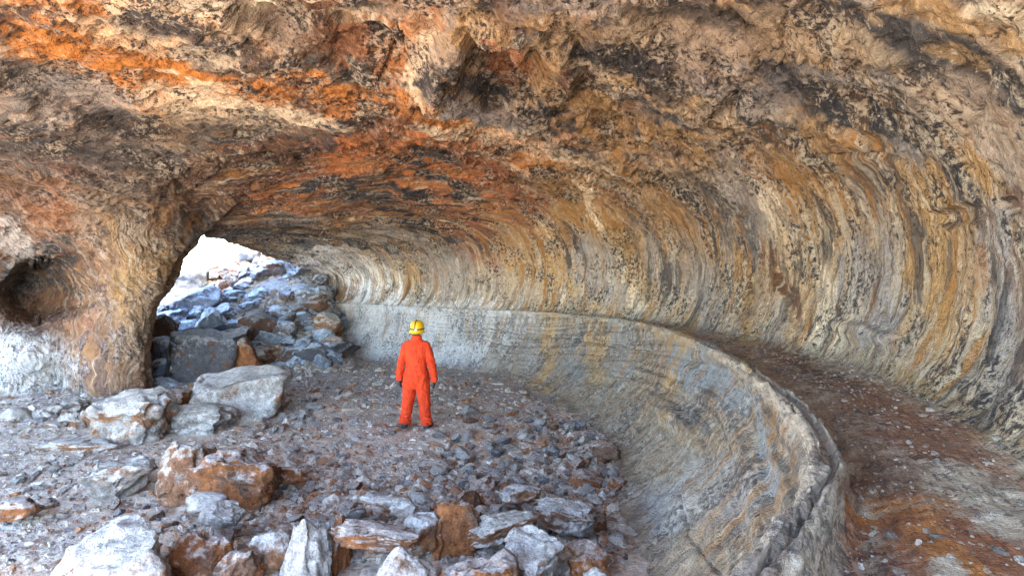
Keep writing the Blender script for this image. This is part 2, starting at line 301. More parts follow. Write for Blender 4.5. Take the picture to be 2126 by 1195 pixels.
def stain_and_light(col, px, py, wx, wy, patchy, sel=None, cover=None):
    for k, (cx, cy, rx, ry, an, c, st) in enumerate(BLOBS):
        if sel is not None and not sel(cx, cy): continue
        an = math.radians(an); R = max(rx, ry) * 1.7 + 30
        m = (np.abs(px - cx) < R) & (np.abs(py - cy) < R)
        if not m.any(): continue
        dx = px[m] + wx[m] - cx; dy = py[m] + wy[m] - cy
        u = (dx * math.cos(an) + dy * math.sin(an)) / rx; v = (-dx * math.sin(an) + dy * math.cos(an)) / ry
        w_ = ss(1.40, 0.85, np.sqrt(u * u + v * v) / 1.12 + patchy[m] * 0.95) * min(1, st * 1.2)
        col[m] = col[m] * (1 - w_[:, None]) + np.array(c) * w_[:, None]
        if cover is not None: cover[m] = np.maximum(cover[m], w_)
    return col

# ------------------------------------------------------------------ lava tube shell: rings fanned about a pivot on the inside of the bend
PV = (-16.0, 4.0)
T_lip = [(-60, 12), (-35, 14), (-20, 15.5), (-10, 16.3), (-7.2, 16.86), (-5.1, 17.32), (-3.2, 17.7), (-.7, 17.97), (3.4, 18.3), (8.8, 18.8), (17, 19.6), (24.1, 20.3), (32.7, 20.2), (38.9, 19.4), (44.7, 18.8), (57.2, 18.4), (75, 18)]
T_base = [(-60, 10.5), (-35, 12.5), (-20, 14.2), (-7, 16.0), (3.3, 17.0), (10.4, 17.7), (17, 18.4), (22.5, 18.6), (30, 18.95), (36.3, 18.85), (42.6, 18.6), (51.2, 17.7), (75, 17.3)]
T_back = [(-60, 13.5), (-35, 15.5), (-20, 17.1), (-7.2, 18.3), (-2.6, 18.84), (.9, 19.25), (7.6, 20.06), (12.5, 20.3), (17, 20.6), (21.9, 20.9), (26, 20.9), (33, 20.45), (38.9, 19.65), (44.7, 19.0), (57.2, 18.6), (75, 18.2)]
T_k = [(-60, 1.0), (15, 1.0), (30, .97), (44, .80), (54, .62), (60, .50), (75, .42)]
def build_shell():
    nth = 1250
    # denser rings where the tube wall is close to the eye
    tk = catmull([[-17.], [-12.], [-6.], [3.], [14.], [30.], [46.], [72.]], [30, 70, 170, 250, 260, 220, 190])[:, 0]
    th = tk; rl, rb, rk, kk = table(T_lip, th) - .03, table(T_base, th), table(T_back, th), table(T_k, th)
    wb = rk - rl; sw = np.clip(wb / 1.5, 0.15, .62)
    D = rl - rb
    pts = []                                       # list of (r, z) arrays for each control row
    def A(r, z): pts.append(np.stack([r, z + 0 * r], -1))
    A(rb - 1.0, -0.25); A(rb, 0.0); A(rb + .38 * D, .38); A(rb + .70 * D, .85); A(rb + .92 * D, 1.30)
    A(rl - .02, 1.595); A(rl + .07 * sw, 1.645); A(rl + .15 * sw, 1.60); A(rl + .24 * sw, 1.635); A(rl + .40 * sw, 1.24 + .34 * (1 - sw)); A(rl + .40 * sw + .4 * np.maximum(wb - .40 * sw, 0), 1.42 + .14 * (1 - sw)); A(rk, 1.54)
    off = [(.28, 1.74), (.52, 2.25), (.58, 2.9), (.42, 3.6), (-.05, 4.25), (-.9, 4.80), (-2.2, 5.2), (-4.2, 5.45), (-7, 5.5), (-10, 5.2), (-13, 4.7)]
    for o_, z_ in off:
        r = rk + o_; f = kk.copy()
        if o_ < -5: r = rk + (o_ + 4.2) * np.interp(th, [-20, 20, 40], [.70, .85, 1.0]) - 4.2
        if z_ > 3 and o_ < 0: f = f * (1 + .10 * ss(13.6, 10.6, r) * ss(38, 50, th) - .06 * ss(15.2, 11.5, r) * ss(32, 41, th) * ss(57, 51, th))
        A(r, 1.6 + (z_ - 1.6) * f)
    Pc = np.stack(pts)                             # rows x rings x 2
    per = [16, 34, 40, 46, 34, 16, 18, 20, 24, 40, 50, 34, 50, 50, 50, 50, 60, 80, 110, 120, 70, 40]
    G = catmull(Pc, per)                           # t x th x 2
    ctl = catmull(np.arange(len(pts), dtype=float)[:, None], per)[:, 0]
    r = G[..., 0]; z = G[..., 1]; TH = np.radians(th)[None, :] + 0 * r
    V = np.stack([PV[0] + r * np.cos(TH), PV[1] + r * np.sin(TH), z], -1)
    n = normals(V)
    # orient normals into the tube (towards r=15,z=2.5)
    cen = np.stack([PV[0] + 15 * np.cos(TH), PV[1] + 15 * np.sin(TH), 2.6 + 0 * r], -1)
    s_ = np.sign((n * (cen - V)).sum(-1))[..., None]; n = n * np.where(s_ == 0, 1, s_)
    arc = np.concatenate([np.zeros((1, V.shape[1])), np.cumsum(np.linalg.norm(np.diff(V, axis=0), axis=-1), 0)])
    S = TH * 18.5; T = arc - arc[ctl.searchsorted(11.0)][None, :]
    C_ = ctl[:, None] + 0 * r
    X, Y, Z = V[..., 0], V[..., 1], V[..., 2]
    ceil = ss(14, 17.5, C_); wall = ss(11.2, 12, C_) ; low = 1 - ss(4.6, 5.2, C_); bench = ss(4.9, 5.5, C_) * (1 - ss(11, 11.6, C_))
    px, py = proj(X, Y, Z); warp = fbm(X * .5, Y * .5, Z * .5, 3, 3)
    # --- relief
    ax = np.interp(px, [0, 300, 400, 480, 560, 640, 800, 920, 1040, 1150, 1230, 1285, 1305], [560, 400, 335, 305, 292, 285, 268, 290, 335, 390, 460, 550, 660]) + fbm(X * 1.2, Y * 1.2, Z * 1.2, 4, 205) * 22
    arch = ss(-5, 40, py - ax) * ss(1340, 1280, px) * (Y > 6) * wall; cei = ceil * (1 - .65 * arch)
    wA = arch * ss(505, 430, py) * ss(1150, 1000, px); S = S * (1 - wA) + (Y - 4.5 + .03 * (X + 3) ** 2) * wA; T = T * (1 - wA) + (-X * 1.0) * wA
    d = ceil * (1 - .4 * arch) * (fbm(X * .35, Y * .35, Z * .35, 4, 11) * .42 + fbm(S * .9, T * .22, 0, 4, 21) * .16)
    rid = fbm(S * 2.2 + warp * 1.2, T * .32, 0, 5, 31, ridge=True)
    d += wall * (1 - .3 * ceil) * rid * .05 + wall * fbm(S * 7 + warp, T * .45, 2, 4, 35) * .022
    d += wall * fbm(S * 1.0, T * .35, 1.0, 3, 41) * .10
    # peeled lining: terraces that follow the rings
    q = fbm(S * .8 + warp, T * .25, 5.0, 4, 51) * 3.2
    d += wall * (.35 + .65 * ceil) * (ss(.40, .5, q - np.floor(q)) + np.floor(q)) * .075
    d += (wall + .3 * low) * fbm(X * 3.2, Y * 3.2, Z * 3.2, 4, 61, ridge=True) * (.016 + .050 * cei)
    d += fbm(X * 11, Y * 11, Z * 11, 3, 71) * (.012 + .022 * cei)
    d += low * (fbm(S * 2.0, T * .5, 0, 4, 81) * .07 + fbm(S * 6, T * .6, 0, 4, 82) * .022 * ss(1.2, 2.4, C_) + fbm(S * .35, T * 6.0, 0, 3, 83) * .075 * ss(1.8, 3.2, C_) + fbm(X * 2, Y * 2, Z * 2, 4, 85, ridge=True) * .07 * ss(4.6, 2.5, C_))
    d += bench * (fbm(S * .8, T * 5, 0, 4, 91) * .03 + fbm(X * 1.6, Y * 1.6, 0, 4, 93) * .05 * ss(9.5, 10.5, C_) + fbm(S * 1.5, T * 16, 3, 3, 95) * .012)
    lp = ss(4.3, 5, C_) * (1 - ss(9, 10, C_))
    d += lp * (fbm(S * 1.2, 0, 0, 4, 213) * .04 - .03 * ss(.14, .24, fbm(S * 1.7, T * 2, 0, 4, 214)) + fbm(X * 5, Y * 5, Z * 5, 4, 215, ridge=True) * .014 + fbm(S * .3, T * 22, 0, 3, 216) * .02)
    # large named relief: hollows (-) and hanging blocks (+) of the broken roof, and cracks
    for cx, cy, rx, ry, an, am in [(700, 90, 190, 75, 10, -.30), (1060, 130, 110, 60, 15, -.28), (925, 110, 40, 85, 14, .24), (870, 140, 60, 40, -35, .20), (780, 130, 60, 45, 20, .16), (960, 170, 30, 30, 0, .2), (1040, 60, 70, 30, 20, .2), (640, 90, 70, 40, -10, .14), (1150, 150, 50, 90, 15, .24), (1090, 90, 30, 40, 0, .2), (1190, 60, 50, 30, 10, -.2), (1400, 90, 60, 24, 30, -.08),
                                   (1000, 190, 110, 26, 12, -.20), (1290, 268, 75, 20, 10, -.40), (1165, 225, 26, 17, 0, -.16), (1320, 350, 60, 20, 20, .10), (560, 30, 90, 40, 10, -.25),
                                   (800, 240, 420, 40, 8, .14), (1000, 290, 230, 22, 22, .12), (1700, 205, 170, 45, 10, -.15), (1510, 210, 40, 18, -40, -.18), (2000, 450, 60, 22, -5, -.12), (2110, 430, 22, 20, 0, -.15),
                                   (1300, 520, 22, 13, 10, -.14), (1620, 590, 12, 60, -28, -.12), (1270, 480, 60, 40, 40, .10), (400, 290, 300, 26, -3, .22), (880, 330, 260, 20, 14, -.12), (130, 200, 190, 40, 18, -.12),
                                   (1800, 700, 80, 22, 12, .10), (1480, 770, 90, 26, 32, -.05), (1412, 880, 34, 22, 20, .12)]:
        an = math.radians(an); dx = px - cx + warp * 30; dy = py - cy + rid * 10
        u = (dx * math.cos(an) + dy * math.sin(an)) / rx; v = (-dx * math.sin(an) + dy * math.cos(an)) / ry
        d += am * ss(1.25, .45, np.sqrt(u * u + v * v)) * (Y > .6)
    d += .13 * ss(0, 10, ax - py) * ss(130, 20, ax - py) * (px < 1310) * (Y > 3) * wall
    cr = np.abs(fbm(S * .55 + warp * .8, T * .16, 8, 5, 207)); d -= wall * .055 * ss(.030, .0, cr) * (.4 + .6 * cei)
    cr2 = np.abs(fbm(X * .9, Y * .9, Z * .9, 5, 208)); d -= cei * .05 * ss(.028, .0, cr2)
    d += cei * .05 * ss(.0, .08, fbm(X * 1.4 + 3, Y * 1.4, Z * 1.4, 5, 209)) + ceil * .04 * ss(.05, .11, fbm(S * 1.2, T * .5, 5, 5, 210))
    wob = fbm(X * 1.5, Y * 1.5, Z * 1.5, 4, 101) * 14
    for pl, wd, am in CRACKS:
        P = np.array(pl, float); best = np.full(px.shape, 1e9)
        for a_, b_ in zip(P[:-1], P[1:]):
            ab = b_ - a_; t_ = np.clip(((px + wob - a_[0]) * ab[0] + (py + wob - a_[1]) * ab[1]) / (ab @ ab), 0, 1)
            best = np.minimum(best, np.hypot(px + wob - a_[0] - t_ * ab[0], py + wob - a_[1] - t_ * ab[1]))
        d -= am * ss(wd, 0, best) * (Y > .6)
    V = V + n * d[..., None]
    X, Y, Z = V[..., 0], V[..., 1], V[..., 2]; px, py = proj(X, Y, Z)
    # --- colours
    c = np.empty(V.shape)
    a1 = fbm(S * 1.3 + warp, T * .18, 2, 5, 111); a2 = fbm(S * 4.5 + warp * 2, T * .35, 4, 4, 121); a3 = fbm(X * 2.5, Y * 2.5, Z * 2.5, 4, 131); a4 = fbm(X * .7, Y * .7, Z * .7, 3, 141)
    def put(cc, wt): c[:] = c * (1 - wt[..., None]) + np.array(cc) * wt[..., None]
    c[:] = TN
    a5 = fbm(S * 9 + warp * 2, T * .30, 6, 4, 125)
    put(GY, .75 * ss(-.15, .2, a1)); put(OC, .7 * ss(.05, .3, -a1 + .4 * a2)); put((.50, .43, .33), .7 * ss(.08, .3, a2)); put(OC, wall * .55 * ss(.12, .3, a5)); put(BR, wall * .55 * ss(.12, .32, -a5)); put(PK, .5 * ss(.05, .3, a4))
    put(OR, ceil * .55 * ss(.05, .3, a4 - a2 * .4) * ss(1700, 1000, px)); put(CR, ceil * .6 * ss(.1, .3, fbm(S * 1.6, T * .5, 3, 5, 143))); put(DG, ceil * .85 * ss(.06, .22, a3 * .6 + a1 * .7)); put(DG, wall * .35 * ss(.2, .4, a3 - a2))
    put((.38, .315, .24), low * .85); put((.25, .24, .22), low * .7 * ss(-.05, .25, a2)); put((.36, .24, .13), low * ss(1.5, 3, C_) * .6 * ss(.10, .3, fbm(S * 1.9, T * .1, 8, 3, 127))); put((.14, .14, .14), low * .6 * ss(.12, .3, -a5)); put((.40, .36, .31), low * .6 * ss(0, .3, a3))
    hs = fbm(S * .25, T * 9, 2, 4, 128); put((.10, .105, .11), low * ss(1.8, 3.2, C_) * .75 * ss(.08, .22, hs)); put((.42, .40, .36), low * ss(1.8, 3.2, C_) * .6 * ss(.08, .22, -hs))
    put(BR, low * .6 * ss(.2, .36, fbm(X * 5, Y * 5, Z * 5, 4, 129))); put((.10, .09, .09), low * .5 * ss(.22, .4, -fbm(X * 1.4, Y * 1.4, Z * 1.4, 5, 126)))
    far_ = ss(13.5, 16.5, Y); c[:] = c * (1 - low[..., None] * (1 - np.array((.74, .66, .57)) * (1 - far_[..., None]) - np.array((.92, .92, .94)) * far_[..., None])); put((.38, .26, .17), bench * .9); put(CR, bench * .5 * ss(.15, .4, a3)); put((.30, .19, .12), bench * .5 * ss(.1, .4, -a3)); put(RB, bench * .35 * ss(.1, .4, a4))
    lipw = ss(4.7, 5.2, C_) * (1 - ss(8.2, 8.8, C_)); put((.42, .36, .28), lipw * .75); put(BR, lipw * .4 * ss(.1, .3, fbm(S * .5, T * 14, 7, 3, 151)))
    far = ss(14.5, 17.5, Y); put((.60, .61, .62), low * far * .65)  # far wall whitened in the colour, standing in for pit skylight
    wx = fbm(X * 1.2, Y * 1.2, Z * 1.2, 4, 161) * 55; wy = fbm(X * 1.2, Y * 1.2, Z * 1.2 + 9, 4, 171) * 40
    fr = ceil * (1 - arch) * ss(420, 200, py); fine = fbm(X * 8, Y * 8, Z * 8, 3, 181)
    patchy = fr * (a3 * .9 + fine * .7 + a2 * .35) + (1 - fr) * (a3 * .25 + a2 * 1.0 + a5 * .9 + fine * .3)
    put((.54, .36, .17), ceil * .45 * ss(.0, .3, fbm(X * .9, Y * .9, Z * .9, 4, 147)))
    cov_ = np.zeros(px.size); cf = c.reshape(-1, 3); stain_and_light(cf, px.ravel(), py.ravel(), wx.ravel(), wy.ravel(), patchy.ravel(), sel=lambda x, y: not (x < 370 and y > 410), cover=cov_)
    bw = (np.maximum(.30 + .70 * ss(140, 420, py + .10 * (px - 900)), arch) * (1 - .5 * cov_.reshape(px.shape) * ss(520, 330, py) * (1 - arch)) * (1 - bench * .8) * (1 - .75 * low * ss(3.2, 2.0, C_))); c = cf.reshape(c.shape); lum = c.mean(-1, keepdims=True); c = c * (1.12 + .12 * wall[..., None] + .22 * arch[..., None]) * np.clip(lum / .24, .35, 1.8) ** (.40 * wall[..., None])  # roof and arch colour lightened to make up for weak light
    # --- where the roof has fallen in
    thd = th[None, :] + fbm(X * .8, Y * .8, Z * .8, 4, 191) * 1.6
    rc = np.interp(r, [9, 12, 12.7, 14.1, 16, 17.6, 18.6, 19.2], [56, 53, 52.3, 57.8, 60.6, 61.0, 61.5, 70])
    keep = (thd < rc) & (th[None, :] < 71)
    keep |= (C_ < 13.5)
    up = C_ <= 11.0; 
    flow = np.stack([S, T, Z * 0], -1)
    i = int(ctl.searchsorted(11.15))
    def piece(name, a_, b_, mat):
        me = grid_mesh(name, V[a_:b_], keep[a_:b_]); set_col(me, c[a_:b_].reshape(-1, 3)); set_vec(me, flow[a_:b_].reshape(-1, 3), 'flow'); set_f(me, bw[a_:b_], 'bandw')
        o = link(name, me, mat); tag(o, kind='structure'); return o
    BENCH.append(V[int(ctl.searchsorted(8.9)):int(ctl.searchsorted(11.3))].reshape(-1, 3))
    i1 = int(ctl.searchsorted(4.85))
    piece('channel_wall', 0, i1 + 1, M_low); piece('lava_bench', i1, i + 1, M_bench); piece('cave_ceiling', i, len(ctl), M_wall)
BENCH = []
CRACKS = [
 ([(700, 215), (900, 245), (1063, 300), (1180, 345), (1330, 340)], 7, .05), ([(1180, 170), (1300, 250), (1420, 300), (1560, 300), (1700, 300), (1900, 330)], 8, .06),
 ([(1500, 150), (1600, 160), (1700, 130), (1800, 120)], 8, .06), ([(1920, 180), (1960, 260), (1990, 330), (2040, 350)], 6, .06), ([(560, 170), (640, 190), (700, 210)], 7, .05),
 ([(0, 40), (300, 90), (520, 130), (800, 170)], 9, .07), ([(0, 130), (200, 150), (420, 190), (620, 190)], 9, .06), ([(820, 40), (835, 80), (845, 110)], 7, .10), ([(765, 160), (800, 130), (840, 100)], 7, .10),
 ([(760, 150), (600, 120), (480, 90)], 8, .08), ([(300, 400), (400, 335), (480, 305), (560, 292), (640, 285), (800, 268), (920, 290), (1040, 335), (1150, 390), (1230, 460), (1285, 550), (1305, 640)], 9, .10), ([(1320, 340), (1400, 330), (1520, 340), (1640, 400)], 6, .05),
 ([(1700, 740), (1712, 620), (1690, 500), (1600, 400), (1480, 330)], 6, .05), ([(1260, 330), (1360, 420), (1420, 520), (1440, 620)], 5, .04), ([(1830, 740), (1850, 640), (1840, 520)], 6, .05),
 ([(1500, 1195), (1440, 1120), (1420, 1000)], 5, .03), ([(900, 650), (905, 700), (890, 740)], 3, .05), ([(770, 640), (765, 690)], 3, .05), ([(845, 650), (840, 700), (845, 740)], 3, .04),
 ([(985, 650), (980, 710), (950, 750)], 3, .05), ([(860, 690), (1000, 700), (1100, 720)], 4, .04), ([(700, 670), (900, 672), (1100, 690), (1300, 720)], 4, .03),
]
build_shell()

# ------------------------------------------------------------------ ground of the cave and the slope under the fallen blocks
def ground_h(x, y):
    x = np.asarray(x, float); y = np.asarray(y, float)
    u = x / np.maximum(y, .5)
    pile = np.interp(y, [15.3, 16.6, 17.8, 19.0, 20.2, 21.2, 23, 40], [0, .45, 1.15, 1.95, 2.75, 3.35, 3.9, 3.4])
    cap = np.interp(u, [-.66, -.56, -.47, -.44, -.2], [2.2, 2.45, 3.0, 4.2, 4.2])
    pile = np.minimum(pile, cap) * ss(-.25, -.36, u) * ss(-.80, -.69, u)
    h = pile + .05 * fbm(x * .5, y * .5, 0, 3, 201) + .16 * ss(6.3, 4.6, y) * ss(-.75, -.2, u)
    return h
def build_floor():
    ny, nx = 760, 900
    yy = np.concatenate([-np.linspace(6, .1, 40), np.geomspace(.9, 44, ny)])
    uu = np.linspace(-1.45, .75, nx)
    Y = yy[:, None] + 0 * uu[None, :]; X = uu[None, :] * np.maximum(np.abs(Y), 4.5)
    Z = ground_h(X, Y)
    Z = Z + .030 * fbm(X * 3, Y * 3, 0, 4, 211, ridge=True) + .016 * fbm(X * 12, Y * 12, 0, 3, 221) - .01
    Z += .25 * fbm(X * .8, Y * .8, 2, 4, 225) * ss(16, 18, Y)
    V = np.stack([X, Y, Z], -1)
    c = np.empty(V.shape); c[:] = (.66, .53, .41)
    a = fbm(X * .8, Y * .8, 0, 4, 231); b = fbm(X * 4, Y * 4, 0, 4, 241); g = fbm(X * 11, Y * 11, 0, 3, 251)
    def put(cc, wt): c[:] = c * (1 - wt[..., None]) + np.array(cc) * wt[..., None]
    put((.46, .36, .28), ss(0, .3, a)); put((.66, .58, .50), .7 * ss(.0, .3, b)); put((.26, .13, .07), .7 * ss(.15, .35, -b)); put((.14, .13, .13), .45 * ss(.2, .4, g))
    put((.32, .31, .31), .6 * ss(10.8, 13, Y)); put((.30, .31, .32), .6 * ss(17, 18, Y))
    me = grid_mesh('cave_floor', V); set_col(me, c.reshape(-1, 3)); set_vec(me, V.reshape(-1, 3), 'flow')
    tag(link('cave_floor', me, M_floor), kind='structure')
build_floor()
def sun_block_hill():
    """rock above the tube, an unseen hill added and raised to keep sun off the rubble"""
    nr, nt_ = 160, 320
    r = np.linspace(2.0, 36, nr)[:, None]; t = np.linspace(0, 1, nt_)[None, :]
    rc = np.interp(r, [9, 12, 12.7, 14.1, 16, 17.6, 18.6, 19.4, 22, 36], [56, 53, 52.3, 57.8, 60.6, 61.0, 62.5, 68, 80, 90])
    th = -16.7 + (rc + 0.4 + 16.7) * t; TH = np.radians(th)
    edge = np.minimum(ss(0, .06, t), ss(1, .975, t)); side = np.minimum(ss(2, 5, r), ss(34, 23, r))
    lo_front, lo_back = 5.9, np.interp(r, [9, 13, 19, 21, 36], [4.4, 3.9, 3.9, 2.0, 0])
    lo = lo_front * (1 - t) + lo_back * t
    X = PV[0] + r * np.cos(TH); Y = PV[1] + r * np.sin(TH)
    Z = (lo + (8.6 + 3.5 * ss(.45, .9, t) * ss(30, 20, r) - lo) * edge) * side + (1 - side) * -.6 + .5 * fbm(X * .2, Y * .2, 0, 4, 311) * edge * side + .15 * fbm(X, Y, 0, 4, 312) * edge  # pit side raised steeply to block the sun
    tag(link('sun_block_hill', grid_mesh('sun_block_hill', np.stack([X, Y, Z], -1)), R_dark), kind='structure')
sun_block_hill()
def bounce_ground():  # unseen ground outside, added to bounce warm sunlight into the cave
    m, n, b = new_mat('bounce_soil')
    pos = N(n, 'ShaderNodeNewGeometry').outputs['Position']
    n.links.new(ramp(n, noise(n, pos, .35, 6, .65), [(.3, (.40, .32, .24)), (.7, (.56, .47, .36))]), b.inputs['Base Color']); b.inputs['Roughness'].default_value = .95
    k = 60; g = np.linspace(-1, 1, k); q = np.sign(g) * np.abs(g) ** 2.2 * 900
    X, Y = np.meshgrid(q, q, indexing='ij'); Z = -0.55 + .25 * fbm(X * .03, Y * .03, 0, 3, 301)
    tag(link('ground', grid_mesh('ground', np.stack([X, Y, Z], -1)), m), kind='structure')
bounce_ground()

# ------------------------------------------------------------------ left rock mass: pillar between the two passages
def build_pillar():
    ctl = [(250,700,12.2),(200,810,12.1),(290,650,12.4),(290,790,12.3),(240,850,12.1),(130,850,12.5),(250,450,12.2),(330,480,12.9),(370,430,13.0),(300,330,10.9),(200,340,10.4),(0,340,9.8),(250,400,11.6),(90,400,11.0),(200,240,8.7),(0,240,8.0),(450,260,10.3),(600,240,9.7),(-200,300,9),(330,250,9.6),(100,480,12.1),
           (20,440,11.6),(-120,400,10.8),(-120,640,13.2),(-120,850,12.2),(100,590,14.0),(50,580,14.1),(150,600,13.9),(100,660,13.5),(160,686,12.9),(210,600,12.3),(190,520,12.4),(60,520,13.2),(60,740,12.5),(20,800,12.3),
           (105,710,12.9),(0,665,12.9),(135,800,13.3),(130,750,13.1),(180,720,12.5),(350,380,12.2),(430,350,12.7),(520,320,12.2),(330,580,12.6),(420,460,14.2)]
    A = np.array(ctl, float); Pn = A[:, :2] / 400
    K = np.linalg.norm(Pn[:, None] - Pn[None], axis=-1); K = np.block([[K, np.ones((len(A), 1))], [np.ones((1, len(A))), np.zeros((1, 1))]])
    wgt = np.linalg.solve(K + np.eye(len(K)) * 1e-3, np.r_[A[:, 2], 0])
    nv, nu = 520, 560
    py = np.linspace(232, 875, nv)
    edge = np.interp(py, [232, 300, 440, 480, 510, 540, 565, 600, 640, 700, 760, 800, 840, 875], [690, 590, 475, 430, 402, 378, 366, 348, 324, 311, 306, 312, 322, 330])
    s = np.linspace(0, 1, nu); front = np.clip(s / .82, 0, 1); wrap = np.clip((s - .82) / .18, 0, 1)
    edge = edge + 9 * fbm(py * .02, 0 * py, 0 * py, 4, 402) * ss(875, 800, py)
    PX = -230 + (edge[:, None] + 230) * front[None, :]; PY = py[:, None] + 0 * PX
    R = np.zeros(PX.shape)
    for k in range(len(A)): R += wgt[k] * np.hypot(PX / 400 - Pn[k, 0], PY / 400 - Pn[k, 1])
    R += wgt[-1]
    q_ = np.hypot((PX - 112 + (PY - 600) * .25) / 112, (PY - 602) / 84) + .10 * fbm(PX * .02, PY * .02, 0, 4, 405)
    q_ = q_ + .16 * fbm(PX * .011, PY * .011, 5, 5, 406); R += 1.15 * ss(1.08, .62, q_) * ss(.5, .0, (PY - 640) / 120)
    # rounded shoulder near the right edge, then the flank runs back out of sight
    sh = np.clip((PX - (edge[:, None] - 60)) / 60, 0, 1); R += .55 * (1 - np.sqrt(np.clip(1 - sh ** 2, 0, 1)))
    R += wrap[None, :] * 3.0
    PXf = PX - 40 * wrap[None, :] ** 1.5
    X = (PXf - CX) / F * R; Z = HC - (PY - HY) / F * R; Y = R
    V = np.stack([X, Y, Z], -1); n = normals(V); n *= np.where(n[..., 1:2] > 0, -1, 1)
    hor = wrap[None, :] == 0
    n = np.where(hor[..., None], n, np.array([1., -.2, 0.]))
    W = fbm(X * .6, Y * .6, Z * .6, 3, 401)
    # flow lines sweep down the pillar
    fu = X * 1.1 + Z * .35 + W * .9; fv = Z
    d = .16 * fbm(X * .8, Y * .8, Z * .8, 4, 411) + .10 * fbm(fu * 2.2, fv * .55, Y * .3, 4, 421) + .08 * fbm(X * 3, Y * 3, Z * 3, 5, 431, ridge=True) + .02 * fbm(X * 12, Y * 12, Z * 12, 3, 441)
    d += .05 * fbm(X * .8, 0, Z * 5 + W, 3, 445) * ss(180, 100, PX) * ss(640, 700, PY)
    V = V + n * d[..., None]; px, pyy = proj(V[..., 0], V[..., 1], V[..., 2])
    c = np.empty(V.shape); c[:] = (.23, .14, .09)
    a1 = fbm(fu * 1.8, fv * .4, 0, 4, 451); a2 = fbm(fu * 6, fv * 1.2, 3, 4, 461); a3 = fbm(X * 2.5, Y, Z * 2.5, 4, 471)
    def put(cc, wt): c[:] = c * (1 - wt[..., None]) + np.array(cc) * wt[..., None]
    up_ = ss(470, 330, PY); put((.37, .28, .20), up_ * .8); put(GY, up_ * .6 * ss(-.1, .2, a1)); put(DG, up_ * .7 * ss(.1, .28, a3)); put(OC, .55 * ss(.0, .3, a1)); put(RB, .55 * ss(.05, .3, -a1)); put(PK, .45 * ss(.1, .35, a2)); put(BR, .6 * ss(.1, .3, -a2)); put(DG, .5 * ss(.2, .4, a3))
    wx = fbm(X * 1.4, Y * 1.4, Z * 1.4, 4, 481) * 40; wy = fbm(X * 1.4, Y * 1.4, Z * 1.4 + 9, 4, 491) * 30
    cf = c.reshape(-1, 3); stain_and_light(cf, px.ravel(), pyy.ravel(), wx.ravel(), wy.ravel(), (a3 * .9 + a2 * .5).ravel(), sel=lambda x, y: (x < 480 and y > 330) or (x < 660 and y > 200)); c = cf.reshape(c.shape)
    me = grid_mesh('rock_pillar', V); set_col(me, c.reshape(-1, 3)); set_vec(me, np.stack([fu * 1.1, fv * .8, Y * .1], -1).reshape(-1, 3), 'flow'); set_f(me, 1 + 0 * px, 'bandw')
    o = link('rock_pillar', me, M_pillar)
    tag(o, 'massive brown rock pillar with a dark hollow, joining floor and roof left of the cave mouth', 'rock pillar')
build_pillar()

# ------------------------------------------------------------------ rocks
_ICO = {}
def ico(sub):
    if sub not in _ICO:
        bm = bmesh.new(); bmesh.ops.create_icosphere(bm, subdivisions=sub, radius=1.0)
        _ICO[sub] = (np.array([v.co[:] for v in bm.verts]), np.array([[v.index for v in f.verts] for f in bm.faces])); bm.free()
    return _ICO[sub]
def rock_verts(seed, dims, sub=4, cuts=9, boxy=0.5, rough=.05, shape=None):
    rs = np.random.RandomState(seed); v, f = ico(sub); v = v.copy()
    nrm = rs.normal(size=(cuts, 3)); nrm /= np.linalg.norm(nrm, axis=1)[:, None]
    pl = [(n_, rs.uniform(.50, .80)) for n_ in nrm]
    for ax in range(3):
        for sg in (-1, 1):
            if rs.rand() < boxy or shape == 'box':
                n_ = np.zeros(3); n_[ax] = sg; n_ += rs.normal(size=3) * .16; n_ /= np.linalg.norm(n_); pl.append((n_, rs.uniform(.50, .66)))
    o = rs.uniform(-50, 50, 3)
    for j_, (n_, d_) in enumerate(pl):
        w_ = v * 1.6 + o + j_ * 7; u_ = fbm(w_[:, 0], w_[:, 1], w_[:, 2], 4, seed % 71 + j_)
        k = v @ n_ - d_ + (.16 * u_ + .05 * np.floor(u_ * 7) / 2) * (rough / .05); v -= np.maximum(k, 0)[:, None] * n_ * .96
    v -= (v.max(0) + v.min(0)) / 2; v /= (v.max(0) - v.min(0)) / 2
    q = v + o
    lay = fbm(q[:, 0] * .7, q[:, 1] * .7, q[:, 2] * 3.4, 3, seed % 83)
    disp = rough * .9 * lay + rough * 1.9 * fbm(q[:, 0] * 1.3, q[:, 1] * 1.3, q[:, 2] * 1.3, 3, seed % 97) + rough * 1.3 * fbm(q[:, 0] * 3.2, q[:, 1] * 3.2, q[:, 2] * 3.2, 5, seed % 89, ridge=True, gain=.6)
    v = v * (1 + disp[:, None])
    return v * (np.array(dims) / 2), f
ROCK_N = [0]
